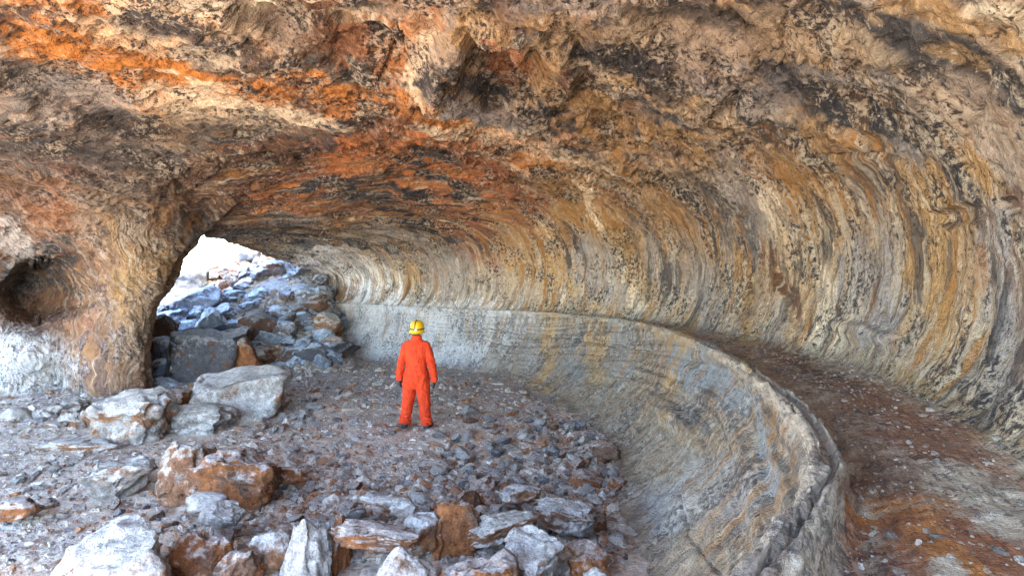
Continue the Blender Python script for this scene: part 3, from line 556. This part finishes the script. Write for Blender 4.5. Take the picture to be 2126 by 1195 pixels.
def rock(label, px, top, bot, wpx, Y=None, mat=None, seed=None, depth=.8, rot=(0, 0, 0), cuts=9, boxy=.5, rough=.05, shape=None, sub=5, cat='boulder', group=None, name='boulder', taper=None, sink=.13):
    ROCK_N[0] += 1; seed = seed if seed is not None else 500 + ROCK_N[0] * 13
    if Y is None: Y = HC * F / (bot - HY)
    wdt = wpx * Y / F; hgt = (bot - top) * Y / F
    v, f = rock_verts(seed, (wdt, wdt * depth, hgt), sub, cuts, boxy, rough, shape)
    if taper is not None:
        t_ = (v[:, 2] / hgt + .5); s_ = 1 - (1 - taper) * np.clip(t_, 0, 1); v[:, 0] *= s_; v[:, 1] *= s_
    R = np.array(Euler([math.radians(r_) for r_ in rot]).to_matrix()); v = v @ R.T
    ext = v.max(0) - v.min(0); v[:, 0] *= wdt / ext[0]; v[:, 2] *= hgt / ext[2]
    v -= [0, 0, v[:, 2].min()]
    me = raw_mesh(name, v, f)
    c = P3(px, bot, Y)
    o = link(name, me, mat or R_grey); o.location = (c.x, Y + wdt * depth * .15, c.z - sink * hgt)
    tag(o, label, cat, group)
    return o

# big blocks one can point to
rock('large pale rounded boulder with a rough dark right side, standing left of the flat-topped block', 268, 794, 914, 142, mat=R_pale, seed=11, depth=.9, cuts=7, rough=.05)
rock('big flat-topped pale slab of rock lying in front of the cave mouth rubble', 487, 752, 872, 236, 10.5, R_pale, seed=24, depth=.75, shape='box', cuts=3, rough=.035, rot=(6, -4, 18), name='slab_boulder', taper=.82)
rock('low grey rough boulder wedged between the rounded pale boulder and the flat slab', 405, 832, 906, 150, 9.6, R_grey, seed=31, depth=.8)
rock('brown shadowed boulder tucked behind the rounded pale boulder', 345, 800, 870, 90, 10.3, R_rust, seed=33)
rock('large split grey boulder with a curved hollow left face in the left foreground', 372, 893, 1052, 120, 6.5, R_grey, seed=45, depth=.8, cuts=8, rot=(0, 10, 0))
rock('wedge-shaped rust-brown boulder sloping down to the right, in the left foreground', 485, 915, 1045, 190, 6.5, R_rust, seed=52, depth=.7, cuts=6, rot=(0, 22, 0), rough=.06)
rock('low sandy grey boulder left of the split grey boulder', 255, 945, 1036, 130, 6.7, R_grey, seed=58, depth=.8, rot=(0, -8, 0))
rock('long flat pale stone lying on dust at the left, before the small boulder row', 160, 908, 942, 190, 8.6, R_pale, seed=61, depth=.35, shape='box', name='flat_stone', cat='stone')
rock('broad pitted pinkish slab rising to the right in the bottom left corner', 225, 1062, 1330, 300, 4.3, R_grey, seed=77, depth=.8, cuts=5, rot=(24, -20, 12), rough=.03, name='slab_boulder', sub=6)
rock('tall bright boulder with a rusty right face at the bottom, left of the dark gap', 635, 1048, 1260, 118, 4.5, R_pale, seed=83, depth=.8, cuts=8, rot=(0, 6, 20), taper=.7)
rock('brown boulder with a rough rust crust leaning on the tall bright boulder', 690, 1052, 1210, 60, 4.75, R_rust, seed=84, depth=1.2, cuts=8)
rock('pyramid-shaped speckled boulder at the bottom edge of the view', 838, 1118, 1290, 172, 4.15, R_pale, seed=91, depth=.9, cuts=6, taper=.25)
rock('angular rust and grey boulder at the bottom edge, right of the pyramid-shaped one', 985, 1145, 1290, 190, 4.2, R_rust, seed=97, depth=.8, cuts=9)
rock('white pitted block with a rusty side at the bottom, nearest the channel wall', 1108, 1098, 1240, 150, 4.5, R_pale, seed=103, depth=.9, shape='box', cuts=4, rot=(8, -12, 35))
rock('upright rust-brown slab standing among rubble at the lower centre', 945, 1015, 1165, 110, 5.0, R_rust, seed=109, depth=.5, shape='box', rot=(0, 12, 15), name='slab_boulder')
rock('long tan block lying behind the white pitted block', 1040, 1062, 1125, 165, 5.0, R_grey, seed=113, depth=.5, shape='box', rot=(0, -8, 20), name='slab_boulder')
rock('squarish tan block with a ribbed face at the right edge of the rubble', 1175, 1035, 1100, 140, 5.5, R_grey, seed=127, depth=.6, shape='box', rot=(0, 0, -15))
rock('long dark brown slab lying across the gap between two foreground boulders', 775, 1078, 1140, 190, 4.6, R_rust, seed=131, depth=.35, shape='box', rot=(0, 18, 10), name='slab_boulder')
rock('slim bone-coloured stone lying on rubble at the lower centre', 795, 1026, 1050, 100, 5.6, R_pale, seed=137, depth=.35, cuts=5, rot=(0, 10, 0), name='flat_stone', cat='stone', sub=4)
rock('pale rounded stone beside the slim bone-coloured stone', 838, 1030, 1068, 55, 5.4, R_pale, seed=139, name='stone', cat='stone', sub=4)
rock('whitish boulder capping the rubble left of the upright rust-brown slab', 870, 1062, 1140, 80, 4.9, R_pale, seed=141, sub=4)
rock('small brown boulder in shade at the bottom, touching the channel wall', 1215, 1120, 1230, 110, 4.7, R_rust, seed=143)
rock('squat grey boulder cut by the bottom edge, right of the white pitted block', 1235, 1176, 1290, 90, 4.2, R_grey, seed=147)
rock('tan ribbed stone in the rubble below the worker, right of centre', 1080, 1000, 1040, 90, 6.2, R_pale, seed=149, depth=.5, name='stone', cat='stone', sub=4)
rock('rusty brown wedge at the foot of the channel wall, right of the rubble', 1255, 912, 950, 70, 7.6, R_rust, seed=151, depth=.5, sub=4)
rock('rusty stone lying alone right of the rust-brown wedge boulder', 600, 965, 1000, 80, 7.0, R_rust, seed=155, depth=.5, sub=4, name='stone', cat='stone')
rock('reddish flat stone half buried at the centre of the foreground', 905, 955, 978, 80, 7.6, R_rust, seed=157, depth=.6, sub=4, name='flat_stone', cat='stone')
rock('squat pale stone resting against the front of the split grey boulder', 425, 1020, 1062, 85, 5.9, R_pale, seed=159, sub=4, name='stone', cat='stone')
rock('dark rock half sunk at the left edge of the foreground', 28, 1035, 1075, 90, 5.9, R_rust, seed=160, sub=4, name='stone', cat='stone')
rock('grey-white boulder stacked among rubble left of the tall bright boulder', 560, 1090, 1180, 90, 4.8, R_pale, seed=163, cuts=8)
rock('brown crusted boulder in the shadow right of the pinkish corner slab', 410, 1085, 1230, 120, 4.7, R_rust, seed=165)
rock('small rusty boulder between the crusted boulder and the grey-white one', 490, 1130, 1230, 90, 4.5, R_rust, seed=167)
rock('knobbly grey boulder above the crusted brown one, left of centre', 455, 1040, 1090, 90, 5.3, R_grey, seed=169)
# row of small boulders under the pillar
for (px, t, b, w_, Y, m, lab) in [
    (22, 838, 896, 80, 10.2, R_grey, 'ridged grey boulder leaning left at the far left end of the boulder row'),
    (88, 838, 885, 52, 10.4, R_pale, 'squarish stone second from the left end of the boulder row'),
    (152, 828, 852, 54, 10.9, R_grey, 'flat dark stone lying on top of the boulder row'),
    (138, 848, 902, 40, 10.0, R_pale, 'light upright stone below the flat dark stone of the boulder row'),
    (163, 858, 916, 40, 9.8, R_grey, 'grey oval stone right of the light upright stone in the boulder row'),
    (188, 834, 908, 40, 9.9, R_pale, 'tall narrow stone touching the large rounded pale boulder'),
    (62, 868, 896, 44, 10.0, R_pale, 'small rounded stone at the front of the boulder row, near its left end'),
    (112, 872, 898, 40, 9.8, R_grey, 'small dark-sided stone at the front middle of the boulder row'),
    (222, 893, 918, 50, 9.3, R_dark, 'small dark stone at the foot of the large rounded pale boulder')]:
    rock(lab, px, t, b, w_, Y, m, depth=.8, sub=4, name='stone', cat='stone', cuts=8, group='row of small boulders under the pillar')
# blocks of the collapse at the mouth
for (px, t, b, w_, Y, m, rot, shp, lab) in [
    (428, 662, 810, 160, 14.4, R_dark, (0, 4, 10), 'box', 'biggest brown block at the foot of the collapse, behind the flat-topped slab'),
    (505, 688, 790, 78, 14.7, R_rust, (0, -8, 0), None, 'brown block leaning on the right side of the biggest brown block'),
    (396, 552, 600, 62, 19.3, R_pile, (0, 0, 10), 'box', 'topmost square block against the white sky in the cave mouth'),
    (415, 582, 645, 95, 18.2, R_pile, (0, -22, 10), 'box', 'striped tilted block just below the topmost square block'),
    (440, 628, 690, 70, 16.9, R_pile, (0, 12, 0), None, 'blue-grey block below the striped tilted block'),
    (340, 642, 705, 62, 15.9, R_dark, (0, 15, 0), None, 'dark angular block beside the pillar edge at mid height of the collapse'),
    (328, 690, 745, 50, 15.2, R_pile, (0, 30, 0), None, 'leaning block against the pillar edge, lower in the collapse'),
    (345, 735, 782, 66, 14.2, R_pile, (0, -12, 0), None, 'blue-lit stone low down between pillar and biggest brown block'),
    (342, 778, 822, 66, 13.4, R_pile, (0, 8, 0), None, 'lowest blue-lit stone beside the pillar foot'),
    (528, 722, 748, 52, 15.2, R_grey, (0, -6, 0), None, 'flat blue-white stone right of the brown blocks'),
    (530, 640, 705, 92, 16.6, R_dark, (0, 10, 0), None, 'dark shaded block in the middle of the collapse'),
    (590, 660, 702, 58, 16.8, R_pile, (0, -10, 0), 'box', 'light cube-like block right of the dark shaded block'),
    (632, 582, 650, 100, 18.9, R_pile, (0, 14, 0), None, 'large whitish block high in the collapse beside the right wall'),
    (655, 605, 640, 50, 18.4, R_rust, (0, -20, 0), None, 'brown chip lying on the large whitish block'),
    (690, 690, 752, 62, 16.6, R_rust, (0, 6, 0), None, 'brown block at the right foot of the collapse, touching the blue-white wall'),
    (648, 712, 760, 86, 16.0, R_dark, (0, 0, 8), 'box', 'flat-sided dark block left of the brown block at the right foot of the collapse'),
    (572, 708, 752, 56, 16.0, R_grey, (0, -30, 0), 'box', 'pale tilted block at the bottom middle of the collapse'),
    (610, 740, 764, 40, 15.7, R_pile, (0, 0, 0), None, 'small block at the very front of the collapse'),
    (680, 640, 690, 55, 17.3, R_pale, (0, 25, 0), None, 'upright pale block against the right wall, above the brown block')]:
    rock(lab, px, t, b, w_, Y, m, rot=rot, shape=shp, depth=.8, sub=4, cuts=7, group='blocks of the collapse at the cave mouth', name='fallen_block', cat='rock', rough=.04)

# repeats: shared meshes, copied objects
rnd = random.Random(5)
VAR = []
for k in range(16):
    v, f = rock_verts(900 + k * 7, (rnd.uniform(.8, 1.3), rnd.uniform(.6, 1.0), rnd.uniform(.45, .85)), 4, 9, .5, .05)
    VAR.append((v, f))
MESHES = {}
def variant(k, mat):
    key = (k, mat.name)
    if key not in MESHES:
        me = raw_mesh('block', *VAR[k]); me.materials.append(mat); MESHES[key] = me
    return MESHES[key]
def drop(name, label, cat, group, x, y, z, s, mat, flat=1.0):
    o = bpy.data.objects.new(name, variant(rnd.randrange(16), mat)); COL.objects.link(o)
    o.location = (x, y, z); o.scale = (s, s, s * flat); o.rotation_euler = (rnd.uniform(-.5, .5), rnd.uniform(-.5, .5), rnd.uniform(0, 6.28))
    tag(o, label, cat, group); return o
def gh(x, y): return float(ground_h(np.array([x]), np.array([y]))[0])
n = 0
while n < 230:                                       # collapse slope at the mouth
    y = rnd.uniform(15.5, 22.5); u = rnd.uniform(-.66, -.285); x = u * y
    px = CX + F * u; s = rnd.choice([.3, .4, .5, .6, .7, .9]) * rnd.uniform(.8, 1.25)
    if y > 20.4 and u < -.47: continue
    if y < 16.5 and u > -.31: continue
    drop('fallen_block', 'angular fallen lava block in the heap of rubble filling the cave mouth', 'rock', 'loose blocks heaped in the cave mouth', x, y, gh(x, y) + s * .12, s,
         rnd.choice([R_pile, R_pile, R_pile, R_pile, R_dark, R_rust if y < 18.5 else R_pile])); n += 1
def zone(cnt, rx, ry, smin, smax, name, label, group, mats, sink=.15, ok=None):
    k = 0
    while k < cnt:
        px = rnd.uniform(*rx); py = rnd.uniform(*ry); Y = HC * F / (py - HY); x = (px - CX) / F * Y
        if ok and not ok(px, py): continue
        s = rnd.uniform(smin, smax) * rnd.choice([1, 1, .7, 1.3]) * (1 if Y > 5.5 else .85)
        drop(name, label, 'stone', group, x, Y, gh(x, Y) + s * .18 - s * sink * .3, s, rnd.choice(mats)); k += 1
def in_right(px, py):
    lim = np.interp(py, [780, 850, 900, 950, 1000, 1195], [1000, 1150, 1230, 1265, 1280, 1290]); return px < lim and not (700 < px < 960 and py < 905)
zone(110, (900, 1290), (850, 1010), .10, .26, 'stone', 'small angular stone in the field of rubble between the worker and the channel wall', 'stones between the worker and the channel wall', [R_grey, R_grey, R_pale, R_rust, R_dark], ok=in_right)
zone(80, (560, 1285), (1000, 1195), .12, .30, 'stone', 'jagged stone among the big boulders at the bottom of the view', 'stones among the foreground boulders', [R_pale, R_grey, R_rust, R_rust], ok=in_right)
zone(45, (230, 640), (1000, 1195), .10, .24, 'stone', 'stone lying between the two left foreground boulder clusters', 'stones in the left foreground', [R_pale, R_grey, R_rust, R_dark])
zone(55, (330, 1285), (1010, 1195), .08, .20, 'stone', 'small rust-brown chip packed between the foreground boulders', 'rusty chips between the foreground boulders', [R_rust], ok=in_right)
zone(30, (500, 800), (880, 1000), .07, .16, 'stone', 'small loose stone on the dusty floor in front of the flat slab', 'stones before the flat slab', [R_pale, R_grey, R_rust])
zone(22, (0, 240), (960, 1060), .06, .14, 'stone', 'small loose stone on the open dust at the left edge', 'stones on the open dust', [R_grey, R_pale])
zone(26, (540, 660), (840, 900), .12, .22, 'stone', 'grey stone heaped against the right end of the flat slab', 'stones against the flat slab', [R_grey, R_pale])

def gravel():
    rs = np.random.RandomState(3); v0, f0 = ico(1)
    Vs, Fs, Cs = [], [], []; off = 0
    def put(x, y, s, tint):
        nonlocal off
        v = v0 * (1 + rs.uniform(-.35, .35, (len(v0), 1)))
        a_ = rs.uniform(0, 6.28); R = np.array([[math.cos(a_), -math.sin(a_), 0], [math.sin(a_), math.cos(a_), 0], [0, 0, 1]])
        v = (v * np.array([rs.uniform(.7, 1.4), rs.uniform(.5, 1), rs.uniform(.35, .8)]) * s) @ R.T
        if rs.rand() < .5: v = v @ np.array(Euler((rs.uniform(-.8, .8), rs.uniform(-.8, .8), 0)).to_matrix()).T
        v += [x, y, 0]; Vs.append(v); Fs.append(f0 + off); off += len(v0); Cs.append(np.tile(tint, (len(v0), 1)))
    pal = np.array([(.54, .46, .38), (.42, .35, .28), (.28, .23, .20), (.34, .16, .08), (.64, .58, .51), (.13, .12, .12)])
    cnt = 0
    while cnt < 22000:
        px = rs.uniform(-60, 1300); py = 745 + 460 * rs.rand() ** 1.25
        Y = HC * F / (py - HY); x = (px - CX) / F * Y
        dens = 1.0 if (px > 600) else .4
        if 640 < px < 1050 and 850 < py < 960: dens *= .4
        if py < 850: dens = .8
        lim = np.interp(py, [745, 780, 850, 900, 950, 1000, 1195], [760, 1010, 1170, 1250, 1285, 1300, 1310])
        if px > lim or rs.rand() > dens: continue
        if Y > 17: continue
        s = np.clip(rs.lognormal(-4.0, .75), .008, .10) * (1.0 if Y < 11 else 1.2)
        if px < 420 and py > 900: s *= .65
        put(x, Y, s, pal[rs.choice(6, p=[.30, .24, .14, .21, .05, .06])] * rs.uniform(.8, 1.15)); cnt += 1
    for _ in range(5000):
        Y = rs.uniform(15.3, 22.5); u = rs.uniform(-.66, -.28); put(u * Y, Y, rs.uniform(.04, .15), pal[rs.choice(3)] * rs.uniform(.7, 1.1))
    nb = len(Vs); hb = []
    P = BENCH[0]; P = P[(P[:, 1] > 1.2) & (P[:, 1] < 11)]
    for k in range(2600):                            # grit lying on the ledge
        p = P[rs.randint(len(P))]; s_ = np.clip(rs.lognormal(-4.9, .6), .004, .03); put(p[0], p[1], s_, np.array([(.44, .34, .25), (.30, .19, .12), (.56, .47, .38), (.20, .15, .12)][rs.randint(4)])); hb.append(p[2] + s_ * .2)
    V = np.concatenate(Vs); Fa = np.concatenate(Fs); C = np.concatenate(Cs)
    # sit each stone on the floor
    k = len(v0); cen = V.reshape(-1, k, 3)[:, :, :2].mean(1); h = ground_h(cen[:, 0], cen[:, 1]) + .012; h[nb:] = hb
    V[:, 2] += np.repeat(h, k)
    me = raw_mesh('gravel', V, Fa, False); set_col(me, C); set_vec(me, V, 'flow')
    tag(link('gravel', me, M_floor), 'loose grey and rusty lava gravel scattered over the cave floor', 'gravel', kind='stuff')
gravel()

# ------------------------------------------------------------------ the worker
def cloth(name, colr, rough=.8, bump=.004, scale=60):
    m, n, b = new_mat(name); tc = N(n, 'ShaderNodeTexCoord').outputs['Object']
    f = noise(n, tc, 9, 4, .6)
    c = mix(n, ramp(n, f, [(0.35, 0.0), (0.65, 1.0)]), tuple(x * .78 for x in colr), tuple(min(1, x * 1.15) for x in colr)); n.links.new(c, b.inputs['Base Color'])
    b.inputs['Roughness'].default_value = rough; b.inputs['Specular IOR Level'].default_value = .2
    bp = N(n, 'ShaderNodeBump'); bp.inputs['Distance'].default_value = bump; n.links.new(noise(n, tc, scale, 3, .6), bp.inputs['Height']); n.links.new(bp.outputs[0], b.inputs['Normal'])
    return m
M_suit = cloth('orange_cotton', (.52, .040, .009)); M_glove = cloth('dark_glove', (.03, .03, .035)); M_boot = cloth('boot_rubber', (.03, .032, .04), .6)
M_skin = cloth('skin', (.52, .30, .21), .55, .001); M_hair = cloth('dark_hair', (.05, .03, .02), .7)
M_helm = cloth('yellow_shell', (.66, .36, .01), .32, .0005); M_strap = cloth('black_strap', (.03, .03, .03)); M_lamp = cloth('grey_lamp_box', (.35, .36, .38), .4)
def tube(parts, path, radii, seg=20, flat=None):
    """closed tapered tube along path; radii may be (rx, ry) pairs in world x / y when path is mostly vertical"""
    P = catmull(np.array(path, float), [6] * (len(path) - 1)); Rr = catmull(np.array([r if isinstance(r, (tuple, list)) else (r, r) for r in radii], float), [6] * (len(path) - 1))
    k = len(P); tg = np.gradient(P, axis=0); tg /= np.linalg.norm(tg, axis=1)[:, None]
    ref = np.array([1., 0, 0]) if abs(tg[:, 0]).mean() < .8 else np.array([0, 0, 1.])
    vs = []
    for p, t, r in zip(P, tg, Rr):
        a_ = ref - t * (ref @ t); a_ /= np.linalg.norm(a_); b_ = np.cross(t, a_)
        th = np.linspace(0, 2 * math.pi, seg, endpoint=False)
        vs.append(p + np.cos(th)[:, None] * a_ * r[0] + np.sin(th)[:, None] * b_ * r[1])
    bm = parts
    rows = [[bm.verts.new(v) for v in ring] for ring in vs]
    for i in range(k - 1):
        for j in range(seg):
            bm.faces.new((rows[i][j], rows[i][(j + 1) % seg], rows[i + 1][(j + 1) % seg], rows[i + 1][j]))
    for row, cpt in ((rows[0], P[0]), (rows[-1], P[-1])):
        c = bm.verts.new(cpt)
        for j in range(seg): bm.faces.new((row[j], row[(j + 1) % seg], c))
def ball(bm, c, r, sub=3):
    M_ = Matrix.Translation(c) @ Matrix.Diagonal((*r, 1)); bmesh.ops.create_icosphere(bm, subdivisions=sub, radius=1, matrix=M_)
def fuse(name, bm, voxel, mat, parent, smooth=4, wrinkle=None):
    bmesh.ops.recalc_face_normals(bm, faces=bm.faces)
    me = bpy.data.meshes.new(name); bm.to_mesh(me); bm.free(); t = bpy.data.objects.new('t', me); COL.objects.link(t)
    r = t.modifiers.new('r', 'REMESH'); r.mode = 'VOXEL'; r.voxel_size = voxel
    if smooth: s = t.modifiers.new('s', 'SMOOTH'); s.iterations = smooth; s.factor = .5
    dg = bpy.context.evaluated_depsgraph_get(); dg.update(); out = bpy.data.meshes.new_from_object(t.evaluated_get(dg))
    bpy.data.objects.remove(t); out.name = name
    if wrinkle:
        v = np.empty(len(out.vertices) * 3, np.float32); out.vertices.foreach_get('co', v); v = v.reshape(-1, 3).astype(float)
        nn = np.empty(len(out.vertices) * 3, np.float32); out.vertex_normals.foreach_get('vector', nn); nn = nn.reshape(-1, 3)
        v += nn * wrinkle(v)[:, None]; out.vertices.foreach_set('co', v.astype(np.float32).ravel())
    out.polygons.foreach_set('use_smooth', np.ones(len(out.polygons), bool)); out.materials.clear()
    return link(name, out, mat, parent)
def person():
    root = bpy.data.objects.new('person', None); COL.objects.link(root)
    Y = HC * F / (889 - HY); root.location = ((863 - CX) / F * Y, Y, gh((863 - CX) / F * Y, Y) + .01)
    tag(root, 'person in orange coveralls and yellow helmet standing with back turned on the cave floor', 'person')
    # body: one continuous figure facing +Y (away)
    bm = bmesh.new()
    tube(bm, [(0, 0, .80), (0, 0, .92), (0, 0, 1.08), (0, .01, 1.28), (0, 0, 1.42), (0, -.01, 1.50)], [(.13, .10), (.16, .11), (.135, .10), (.165, .115), (.17, .10), (.07, .07)])
    tube(bm, [(0, -.01, 1.42), (0, .0, 1.52), (0, .01, 1.60)], [.062, .056, .056])
    ball(bm, (0, .02, 1.69), (.077, .098, .115)); ball(bm, (0, .05, 1.635), (.055, .062, .05))
    ball(bm, (0, .118, 1.672), (.014, .02, .022), 2); ball(bm, (0, .10, 1.64), (.03, .016, .010), 2)       # nose, mouth
    for s in (-1, 1):
        ball(bm, (s * .032, .102, 1.70), (.014, .012, .010), 2); ball(bm, (s * .080, .01, 1.68), (.012, .02, .032), 2)
        tube(bm, [(s * .15, 0, 1.44), (s * .20, 0, 1.40), (s * .245, -.01, 1.14), (s * .285, .03, .90), (s * .295, .04, .84)], [.055, .052, .042, .030, .026])
        hx = s * .30
        tube(bm, [(hx, .04, .85), (hx + s * .003, .045, .80), (hx, .05, .755)], [(.016, .032), (.018, .044), (.014, .040)])
        for k, (dy, ln) in enumerate([(-.030, .058), (-.010, .074), (.011, .080), (.031, .072)]):
            b0 = (hx, .05 + dy, .765); tube(bm, [b0, (hx - s * .002, .052 + dy, .765 - ln * .5), (hx - s * .014, .054 + dy, .765 - ln * .85), (hx - s * .024, .054 + dy, .765 - ln)], [.0088, .0085, .0075, .006], 10)
        tube(bm, [(hx - s * .004, .078, .815), (hx - s * .010, .102, .785), (hx - s * .016, .108, .752)], [.012, .010, .007], 10)
        tube(bm, [(s * .08, 0, .90), (s * .13, .005, .50), (s * .18, 0, .10), (s * .18, 0, .05)], [(.085, .09), (.058, .062), (.040, .042), (.04, .045)])
        tube(bm, [(s * .18, -.03, .05), (s * .19, .06, .04), (s * .20, .14, .03)], [.038, .036, .026])
    fuse('body', bm, .0075, M_skin, root, 2)
    # coverall
    bm = bmesh.new()
    tube(bm, [(0, 0, .70), (0, -.005, .80), (0, -.01, .92), (0, 0, 1.04), (0, 0, 1.18), (0, 0, 1.32), (0, 0, 1.44), (0, -.01, 1.52), (0, -.01, 1.545)],
         [(.15, .10), (.205, .14), (.215, .155), (.178, .135), (.185, .145), (.20, .15), (.19, .125), (.09, .085), (.075, .075)], 32)
    tube(bm, [(0, -.01, 1.48), (0, -.008, 1.54), (0, -.005, 1.59)], [(.085, .085), (.078, .08), (.076, .078)], 24)
    for s in (-1, 1):
        tube(bm, [(s * .10, 0, 1.435), (s * .165, 0, 1.40), (s * .222, -.008, 1.26), (s * .262, -.012, 1.13), (s * .29, .01, .98), (s * .302, .03, .86), (s * .303, .035, .815)],
             [.078, .080, .070, .064, .060, .052, .050], 20)
        tube(bm, [(s * .085, 0, .90), (s * .112, 0, .72), (s * .135, .01, .52), (s * .155, .0, .36), (s * .178, -.005, .20), (s * .19, 0, .12), (s * .192, 0, .085)],
             [(.125, .145), (.118, .128), (.098, .108), (.088, .098), (.084, .092), (.098, .105), (.088, .095)], 24)
    def wr(v):
        x, y, z = v.T
        d = .016 * fbm(x * 9, y * 9, z * 5, 4, 601, ridge=True)
        d += .007 * np.sin(z * 75 + 10 * fbm(x * 5, y * 5, z * 5, 2, 603)) * ss(.34, .2, z)                # bunched ankles
        d += .008 * ss(.05, .0, np.abs(z - 1.04)) * -1 + .005 * np.sin(z * 60 + x * 20) * ss(1.2, 1.06, z) * ss(.98, 1.04, z)
        sl = np.abs(x) > .23
        d += .006 * np.sin(z * 55 + x * 40 + 8 * fbm(x * 4, y * 4, z * 4, 2, 605)) * sl * ss(1.32, 1.2, z)
        d += .009 * fbm(x * 16, y * 4, z * 3.0, 3, 607) * ss(1.0, 1.1, z) * ss(1.5, 1.4, z)                 # vertical folds down the back
        d += .009 * fbm(x * 8 + z * 4, y * 4, z * 7, 3, 609) * ss(1.0, .9, z)
        return d
    fuse('coverall', bm, .0085, M_suit, root, 5, wr)
    bm = bmesh.new()
    tube(bm, [(0, 0, 1.028), (0, 0, 1.052)], [(.182, .139), (.182, .139)], 32)
    fuse('belt', bm, .006, M_suit, root, 1)
    # belt seam and elbow patch lines are part of the cloth; gloves, boots, hair, helmet are their own
    for s in (-1, 1):
        bm = bmesh.new(); hx = s * .30
        tube(bm, [(hx, .035, .86), (hx, .04, .82), (hx + s * .003, .045, .80), (hx, .05, .750)], [.036, .034, (.022, .049), (.018, .045)])
        for k, (dy, ln) in enumerate([(-.030, .062), (-.010, .078), (.011, .084), (.031, .076)]):
            tube(bm, [(hx, .05 + dy, .765), (hx - s * .002, .052 + dy, .765 - ln * .5), (hx - s * .014, .054 + dy, .765 - ln * .85), (hx - s * .026, .054 + dy, .765 - ln)], [.0115, .011, .010, .008], 10)
        tube(bm, [(hx - s * .004, .078, .815), (hx - s * .010, .104, .785), (hx - s * .016, .112, .748)], [.0145, .0125, .009], 10)
        fuse('glove', bm, .005, M_glove, root, 2)
        bm = bmesh.new(); bx = s * .19
        tube(bm, [(bx, -.05, .05), (bx + s * .012, .03, .052), (bx + s * .03, .12, .045), (bx + s * .04, .19, .035)], [(.052, .055), (.056, .055), (.058, .048), (.046, .036)])
        tube(bm, [(bx, -.005, .03), (bx, -.005, .14)], [.055, .055])
        fuse('boot', bm, .009, M_boot, root, 3)
    bm = bmesh.new(); ball(bm, (0, -.002, 1.685), (.083, .092, .092)); tube(bm, [(0, -.03, 1.60), (0, -.04, 1.66)], [(.062, .045), (.075, .055)])
    fuse('hair', bm, .008, M_hair, root, 3)
    # helmet: domed shell with a rim, band and lamp box at the back
    bm = bmesh.new()
    pr = [(0, .150), (.035, .147), (.07, .135), (.095, .112), (.112, .080), (.120, .040), (.122, .0), (.126, -.045), (.137, -.055), (.137, -.062), (.120, -.060), (.116, .0), (.10, .07), (.05, .12), (0, .14)]
    seg = 40; rings = []
    for r, z in pr:
        rings.append([bm.verts.new((r * math.cos(t) * .98, r * math.sin(t) * 1.14, z)) for t in [2 * math.pi * k / seg for k in range(seg)]] if r > 0 else bm.verts.new((0, 0, z)))
    for A_, B_ in zip(rings[:-1], rings[1:]):
        for k in range(seg):
            k2 = (k + 1) % seg
            if not isinstance(A_, list): bm.faces.new((A_, B_[k], B_[k2]))
            elif not isinstance(B_, list): bm.faces.new((A_[k], B_, A_[k2]))
            else: bm.faces.new((A_[k], B_[k], B_[k2], A_[k2]))
    bmesh.ops.recalc_face_normals(bm, faces=bm.faces)
    me = bpy.data.meshes.new('helmet'); bm.to_mesh(me); bm.free(); me.polygons.foreach_set('use_smooth', np.ones(len(me.polygons), bool))
    h = link('helmet', me, M_helm, root); h.location = (0, .01, 1.705); h.rotation_euler = (math.radians(4), 0, 0)
    def band(name, z0, tilt, wd, rr):
        b2 = bmesh.new(); rows = []
        for dz, r in ((-wd, rr), (-wd, rr + .006), (wd, rr + .005), (wd, rr - .002)):
            rows.append([b2.verts.new(((r) * math.cos(t) * .98, r * math.sin(t) * 1.14, z0 + dz + tilt * math.sin(t))) for t in [2 * math.pi * k / 40 for k in range(40)]])
        for i in range(4):
            for k in range(40): b2.faces.new((rows[i][k], rows[i][(k + 1) % 40], rows[(i + 1) % 4][(k + 1) % 40], rows[(i + 1) % 4][k]))
        m2 = bpy.data.meshes.new(name); b2.to_mesh(m2); b2.free(); return link(name, m2, M_strap, h)
    band('lamp_strap', .008, .0, .010, .1215)
    b2 = bmesh.new(); rows = []                       # strap over the crown
    for dx in (-.009, .009):
        for lift in (.003, .009):
            rows.append([b2.verts.new((dx, -(np.interp(t, [0, .25, .5, .75, 1], [.122, .112, .078, .04, 0]) + lift * .7) * 1.14, np.interp(t, [0, .25, .5, .75, 1], [.01, .078, .125, .146, .150]) + lift)) for t in np.linspace(0, 1, 14)])
    for a_, b_ in ((0, 1), (1, 3), (3, 2), (2, 0)):
        for k in range(13): b2.faces.new((rows[a_][k], rows[a_][k + 1], rows[b_][k + 1], rows[b_][k]))
    m2 = bpy.data.meshes.new('crown_strap'); b2.to_mesh(m2); b2.free(); link('crown_strap', m2, M_strap, h)
    b2 = bmesh.new(); bmesh.ops.create_cube(b2, size=1, matrix=Matrix.Translation((.02, -.148, .006)) @ Matrix.Diagonal((.048, .026, .034, 1)))
    bmesh.ops.bevel(b2, geom=b2.edges[:] , offset=.005, segments=2, affect='EDGES')
    m2 = bpy.data.meshes.new('lamp_battery'); b2.to_mesh(m2); b2.free(); link('lamp_battery', m2, M_lamp, h)
    b2 = bmesh.new(); tube(b2, [(0, .13, .02), (0, .165, .02)], [.026, .030], 18)
    m2 = bpy.data.meshes.new('head_lamp'); b2.to_mesh(m2); b2.free(); link('head_lamp', m2, M_lamp, h)
    root.rotation_euler = (0, math.radians(.8), math.radians(-7))
person()
